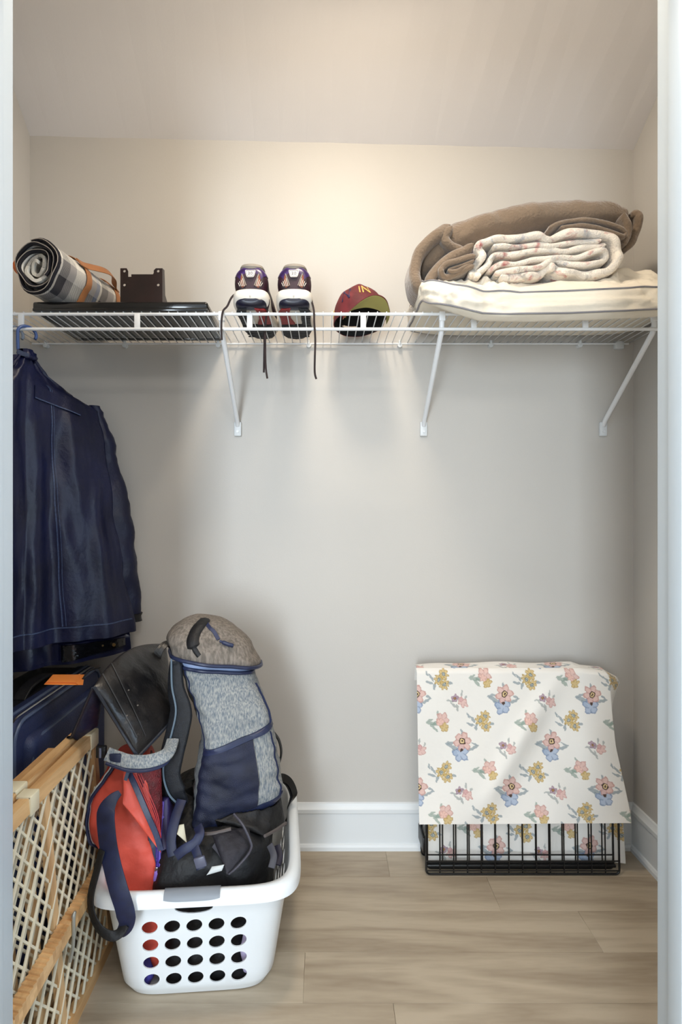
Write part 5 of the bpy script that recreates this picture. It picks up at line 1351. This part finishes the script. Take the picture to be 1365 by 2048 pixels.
# ------------------------------------------------------------------ floral cloth over the crate (printed bouquets)
def bouquets(X, Y):
    """X, Y in photo-scale units (1.54 mm); returns linear rgb"""
    col = np.empty(X.shape + (3,)); col[:] = lin(238, 234, 227)[:3]
    PXp, PYp = 190.0, 186.0
    X, Y = X + 1.0 * np.sin(Y * .23) + .6 * np.sin(Y * .71 + X * .3), Y + 1.0 * np.sin(X * .19 + 1) + .6 * np.sin(X * .63 - Y * .27)
    def put(mask, c, k=1.0):
        c = np.array(lin(*c)[:3]); col[mask] = col[mask] * (1 - k) + c * k
    def loc(ax, ay):
        return (X - ax + PXp / 2) % PXp - PXp / 2, (Y - ay + PYp / 2) % PYp - PYp / 2
    def flower(lx, ly, cx, cy, R, n, c, dark, cen, ph=0.0):
        dx, dy = lx - cx, ly - cy; r = np.hypot(dx, dy); th = np.arctan2(dy, dx) + ph
        lim = R * (0.68 + 0.32 * np.abs(np.cos(n * th / 2)))
        put(r < lim, c, .85); put((r < lim) & (r > lim * .84), dark, .5)
        put((r < lim) & (np.abs(np.sin(n * th / 2)) > .93) & (r > R * .25), dark, .4)
        if cen: put(r < R * .34, cen[0]); put(r < R * .23, cen[1]); put(r < R * .11, cen[0])
    def leaf(lx, ly, cx, cy, ln, w, ang, c, k=.7):
        a = math.radians(ang); dx, dy = lx - cx, ly - cy
        u = (dx * math.cos(a) + dy * math.sin(a)) / ln; v = (-dx * math.sin(a) + dy * math.cos(a)) / w
        put((u * u + np.abs(v) ** 1.4) < 1, c, k)
    G, BG, PK, PKD, YL, YD, BL, BLD, PU = (132, 152, 140), (118, 136, 146), (222, 182, 172), (180, 128, 120), (206, 176, 108), (156, 126, 66), (166, 182, 206), (94, 112, 148), (170, 140, 156)
    for ax, ay in ((1022, 1398), (928, 1493)):           # pink over blue flower
        lx, ly = loc(ax, ay)
        for c in ((-20, 2, 15, 4, 20), (-26, -6, 11, 3, -10), (22, 4, 14, 3, -20), (-16, 12, 10, 4, 50), (26, -4, 7, 2, 30), (0, -26, 8, 2.5, 80)): leaf(lx, ly, *c, BG)
        flower(lx, ly, -4, 15, 18, 5, BL, BLD, None, .4); flower(lx, ly, 1, -9, 20, 6, PK, PKD, ((70, 48, 40), (226, 200, 150)), .2); put(np.hypot(lx + 2, ly - 9) < 3.4, (80, 60, 52))
    for ax, ay in ((887, 1360), (974, 1443)):            # yellow daisies
        lx, ly = loc(ax, ay)
        for c in ((-22, -4, 9, 3, 60), (-26, 6, 10, 2.5, 20), (-14, 12, 9, 3, 100), (-30, -12, 6, 2, 70), (20, 6, 5, 3, 0)): leaf(lx, ly, *c, BG)
        for cx, cy in ((-6, -1), (6, -11), (7, 10)): flower(lx, ly, cx, cy, 11.5, 7, YL, YD, ((92, 108, 116), (196, 198, 190)), cx)
    for ax, ay in ((980, 1357), (1075, 1446)):           # pink rose with a yellow one
        lx, ly = loc(ax, ay)
        for c in ((-20, 2, 14, 3.5, 10), (-16, 10, 11, 3, 40), (-26, -4, 9, 2.2, -15), (-6, -20, 6, 2.5, 70), (-12, 0, 9, 4, -30)): leaf(lx, ly, *c, G)
        flower(lx, ly, 2, -7, 15, 5, PK, PKD, None, .9); flower(lx, ly, -3, -2, 9, 5, (232, 192, 178), PKD, None, .1); flower(lx, ly, 7, 10, 10, 5, YL, YD, None, .3)
    for ax, ay in ((924, 1402), (1022, 1497)):           # little mauve sprig
        lx, ly = loc(ax, ay)
        for c in ((-16, 0, 10, 2.2, 0), (-4, 14, 9, 2.5, 80), (6, -14, 7, 2, 100), (-12, 8, 9, 2.5, 45), (16, -8, 5, 2, -60), (0, -4, 10, 3, 30)): leaf(lx, ly, *c, (150, 156, 154))
        flower(lx, ly, -8, -6, 8.5, 5, PU, (120, 90, 112), ((110, 70, 60), (190, 150, 90)), .3); flower(lx, ly, 9, 4, 11, 5, (224, 184, 176), PKD, None, .7); flower(lx, ly, 5, -2, 6, 5, (214, 168, 166), PKD, None)
    return col
M_FLOR = bpy.data.materials.new('floral_cotton'); M_FLOR.use_nodes = True
nt = M_FLOR.node_tree; bs = nt.nodes['Principled BSDF']; at = nt.nodes.new('ShaderNodeVertexColor'); at.layer_name = 'print'
nt.links.new(at.outputs[0], bs.inputs['Base Color']); bs.inputs['Roughness'].default_value = 0.85; bs.inputs['Sheen Weight'].default_value = 0.2
nz = nt.nodes.new('ShaderNodeTexNoise'); nz.inputs['Scale'].default_value = 14; bpn = nt.nodes.new('ShaderNodeBump'); bpn.inputs['Strength'].default_value = 0.25; bpn.inputs['Distance'].default_value = 0.006
nt.links.new(nz.outputs['Fac'], bpn.inputs['Height']); nt.links.new(bpn.outputs[0], bs.inputs['Normal'])
def cloth_grid(name, fn, nu, nv, X, Y, parent, thick=0.0016):
    """fn(a, b) -> points (vectorised); X, Y: print coordinates of the grid"""
    a, b = np.meshgrid(np.linspace(0, 1, nu + 1), np.linspace(0, 1, nv + 1))
    P = fn(a, b); n = (nu + 1) * (nv + 1)
    gu = np.gradient(P, axis=1); gv = np.gradient(P, axis=0); nr = np.cross(gu, gv); nr /= np.linalg.norm(nr, axis=2, keepdims=True) + 1e-12
    if nr[..., 1].mean() > 0: nr = -nr
    co = np.concatenate([P.reshape(-1, 3), (P - nr * thick).reshape(-1, 3)])
    idx = np.arange(n).reshape(nv + 1, nu + 1)
    q = np.stack([idx[:-1, :-1], idx[1:, :-1], idx[1:, 1:], idx[:-1, 1:]], -1).reshape(-1, 4)
    f = [q, q[:, ::-1] + n]
    for e in (idx[0], idx[-1][::-1], idx[::-1, 0], idx[:, -1]):
        f.append(np.stack([e[:-1], e[1:], e[1:] + n, e[:-1] + n], -1))
    q = np.concatenate(f)
    me = bpy.data.meshes.new(name); me.vertices.add(2 * n); me.vertices.foreach_set('co', co.ravel())
    me.loops.add(len(q) * 4); me.loops.foreach_set('vertex_index', q.ravel().astype(np.int32))
    me.polygons.add(len(q)); me.polygons.foreach_set('loop_start', np.arange(0, len(q) * 4, 4, dtype=np.int32))
    me.update(); me.validate()
    c = bouquets(X(a, b), Y(a, b)).reshape(-1, 3); rgba = np.ones((2 * n, 4)); rgba[:n, :3] = c; rgba[n:, :3] = c
    at_ = me.color_attributes.new('print', 'FLOAT_COLOR', 'POINT'); at_.data.foreach_set('color', rgba.ravel())
    return link(name, me, M_FLOR, parent, angle=80)
clo = thing('floral_cloth', (0.61, 1.80, 0.045), 'cream floral print cloth draped over the folded pet crate', 'cloth')
Y0f = 1.742
def px2x(px, d): return (px - VX) * d / F
def front(a, b):
    # b: 0 top edge .. 1 lower hem; a: left .. right. the far right end wraps back towards the wall
    pl = 834 + 5 * b; 
    pr = np.interp(b, [0, .06, .14, .30, .5, .75, .93, 1.0], [1214, 1222, 1222, 1226, 1233, 1250, 1262, 1264])
    px = pl + (pr - pl) * np.minimum(a / 0.93, 1)
    py = 1338 + (1649 - 1338) * b - 3 * b * a + 9 * (1 - b) ** 6 * np.maximum(0, a - .8) * 5
    y = Y0f + 0.045 * (1 - b) - 0.007 * (1 - b) ** 3
    fold = 0.007 * np.sin((a * 1.3 + b * .55) * 11) * b * (1 - .3 * a) + 0.005 * np.sin((a * 2.2 - b * .7) * 9 + 1) * np.sqrt(b + .02) + 0.022 * np.exp(-((a - .47 - .45 * (b - .5) * -1) / .06) ** 2) * np.sin(np.pi * b)
    y = y - fold
    x = (px - VX) * y / F; z = EYE - (py - VY) * y / F
    w = np.maximum(0, (a - 0.93) / 0.07)
    flare = np.interp(b, [0, .05, .1, .2, .32, .45, .6, .9, 1], [.018, .048, .058, .036, .014, .004, .006, .010, .012])
    x = x + flare * np.sin(w * np.pi / 2); y = y + 0.085 * w * (0.75 + .25 * b); z = z - .006 * w * (1 - b)
    r = np.maximum(0, 1 - b / .03); y = y + .012 * r ** 2; 
    return np.stack([x, np.minimum(y, 1.85), z], -1)
cloth_grid('front_drape', front, 420, 300, lambda a, b: 834 + 420 * np.minimum(a / .93, 1) + 60 * np.maximum(0, (a - .93) / .07), lambda a, b: 1338 + 312 * b, clo)
def topf(a, b):   # over the top bar, down behind it
    px = 836 + (1212 - 836) * a; s = b
    y = 1.797 + 0.058 * s; x = (px - VX) * 1.79 / F
    z = 0.6235 + 0.004 * np.sin(np.pi * s) - .004 * np.maximum(0, a - .85) * 6 + .003 * np.sin(a * 17) * s
    k = np.maximum(0, (s - .8) / .2); z = z + 0.010 * (1 - k) * np.interp(a, [0, .15, .3, .85, .9, 1], [0, .5, 1, 1, 0, 0]) * s - .05 * k
    return np.stack([x, y, z], -1)
cloth_grid('top_turn', topf, 260, 40, lambda a, b: 836 + 380 * a, lambda a, b: 1330 - 60 * b, clo)
def under(a, b):   # the part hanging inside, seen between the wires
    px = 851 + (1246 - 851) * a; y = 1.806 - 0.006 * b + 0.004 * np.sin(a * 26 + b * 3) + .006 * np.sin(a * 9)
    x = (px - VX) * 1.80 / F + .010 * b * np.maximum(0, a - .9) * 10; z = 0.30 - 0.285 * b
    return np.stack([x, y, z], -1)
cloth_grid('inner_drape', under, 300, 150, lambda a, b: 851 + 400 * a + 28, lambda a, b: 1556 + 180 * b + 60, clo)
# ------------------------------------------------------------------ soft things give way where they touch others
from mathutils.bvhtree import BVHTree
bpy.context.view_layer.update()
def mparts(r): return ([r] if r.type == 'MESH' else []) + [c for c in r.children_recursive if c.type == 'MESH']
def bvh(o):
    vs = [o.matrix_world @ v.co for v in o.data.vertices]
    return (BVHTree.FromPolygons(vs, [list(p.vertices) for p in o.data.polygons]), [min(v[k] for v in vs) for k in range(3)], [max(v[k] for v in vs) for k in range(3)])
def crossings(b, p, d):
    q = p.copy(); out = []
    for _ in range(30):
        h = b.ray_cast(q, d)
        if h[0] is None: break
        out.append(h[0]); q = h[0] + d * 1e-5
    return out
PROBES = [Vector(v).normalized() for v in ((.31, .52, .79), (-.6, .33, .73), (.2, -.7, .68))]
def within(b, p): return sum(len(crossings(b, p, d)) % 2 for d in PROBES) >= 2
def press(soft, hard, d=None, gap=0.003, fix=None):
    """vertices of soft lying inside hard leave it along d (or by the nearest way)"""
    dd = Vector(d).normalized() if d else None
    hs = [bvh(h) for h in hard]
    for o in soft:
        mw, mi = o.matrix_world.copy(), o.matrix_world.inverted()
        for v in o.data.vertices:
            p = mw @ v.co; moved = False
            for b, lo, hi in hs:
                if any(p[k] < lo[k] or p[k] > hi[k] for k in range(3)) or not within(b, p): continue
                if dd is None:
                    h = b.find_nearest(p); p = h[0] + (h[0] - p).normalized() * gap
                else:
                    cr = crossings(b, p, dd)
                    if cr: p = cr[0] + dd * gap
                moved = True
            if moved: v.co = mi @ (fix(p) if fix else p)
        o.data.update()
def in_basket(objs, off=-0.007):
    """keep what stands in the basket inside its wall and rim"""
    inv = RM.inverted()
    for o in objs:
        mw, mi = o.matrix_world.copy(), o.matrix_world.inverted()
        for v in o.data.vertices:
            q = inv @ (mw @ v.co)
            if q.z > 0.32: continue
            k = min(1, max(0.1, (q.z - 0.003) / 0.271)); a, b = 0.178 + 0.042 * k + off, 0.213 + 0.043 * k + off
            r = (abs(q.x / a) ** 6.5 + abs(q.y / b) ** 6.5) ** (1 / 6.5)
            if r > 1:
                w = 1.0 if q.z < 0.289 else max(0, (0.32 - q.z) / 0.031)
                s = 1 + (1 / r - 1) * w; q.x *= s; q.y *= s; v.co = mi @ (RM @ q)
        o.data.update()
def under(soft, hard, z0, gap=0.002):
    """soft is weighed down: nothing of it stays above the underside of hard"""
    hs = [bvh(h)[0] for h in hard]; up = Vector((0, 0, 1)); memo = {}
    def lim(x, y):
        key = (round(x / 0.004), round(y / 0.004))
        if key not in memo:
            z = 9.0
            for dx, dy in ((0, 0), (.007, 0), (-.007, 0), (0, .007), (0, -.007)):
                for b in hs:
                    h = b.ray_cast(Vector((key[0] * .004 + dx, key[1] * .004 + dy, z0 - 0.02)), up)
                    if h[0] is not None: z = min(z, h[0].z)
            memo[key] = z
        return memo[key]
    for o in soft:
        mw, mi = o.matrix_world.copy(), o.matrix_world.inverted()
        for v in o.data.vertices:
            p = mw @ v.co; z = lim(p.x, p.y) - gap
            if p.z > z and p.y > 1.545: p.z = max(z, z0); v.co = mi @ p
        o.data.update()
wallfix = lambda p: Vector((max(p.x, XL + 0.004), min(p.y, BW - 0.004), p.z))
P_ = mparts
body = lambda r, *n: [c for c in P_(r) if c.name.split('.')[0] in n]
in_basket(P_(rb)); in_basket(P_(vp)); in_basket(P_(df))
press(P_(rb), P_(gate), (1, 0, 0), 0.004)
press(P_(vp), body(rb, 'bag_body', 'front_flap', 'zipper_gusset', 'zipper_flap', 'zipper'), (1, 0, 0), 0.006)
press(P_(vp), body(bk, 'shoulder_strap'), (0, -0.3, -1), 0.006)
press(P_(df), body(bk, 'pack_body', 'base_panel', 'mesh_pocket'), (0, 0, -1), 0.012)
press(P_(df), body(rb, 'bag_body', 'mesh_side', 'zipper_flap', 'zipper_gusset'), (1, 0, 0), 0.012)
press(P_(df), body(vp, 'pouch_body', 'zip_tape', 'pull_tab'), (1, 0, 0), 0.008)
press(P_(df), [o for o in bpy.data.objects if o.name in ('lilac_cloth', 'blue_cloth')], (0, 1, 0), 0.004)
press(body(sat, 'side_gusset', 'edge_piping'), body(gate, 'top_rail'), (0, 0, 1), 0.003)
press(P_(ct), body(jk, 'jacket_body', 'hem_band', 'sleeve', 'yoke_flap'), (-0.81, 0.58, 0), 0.003, wallfix)
press(body(brn, 'folded_body', 'fold'), P_(fle), (0, 0, 1), 0.003)
under(P_(pil), P_(fle) + P_(brn), SZ + 0.020)
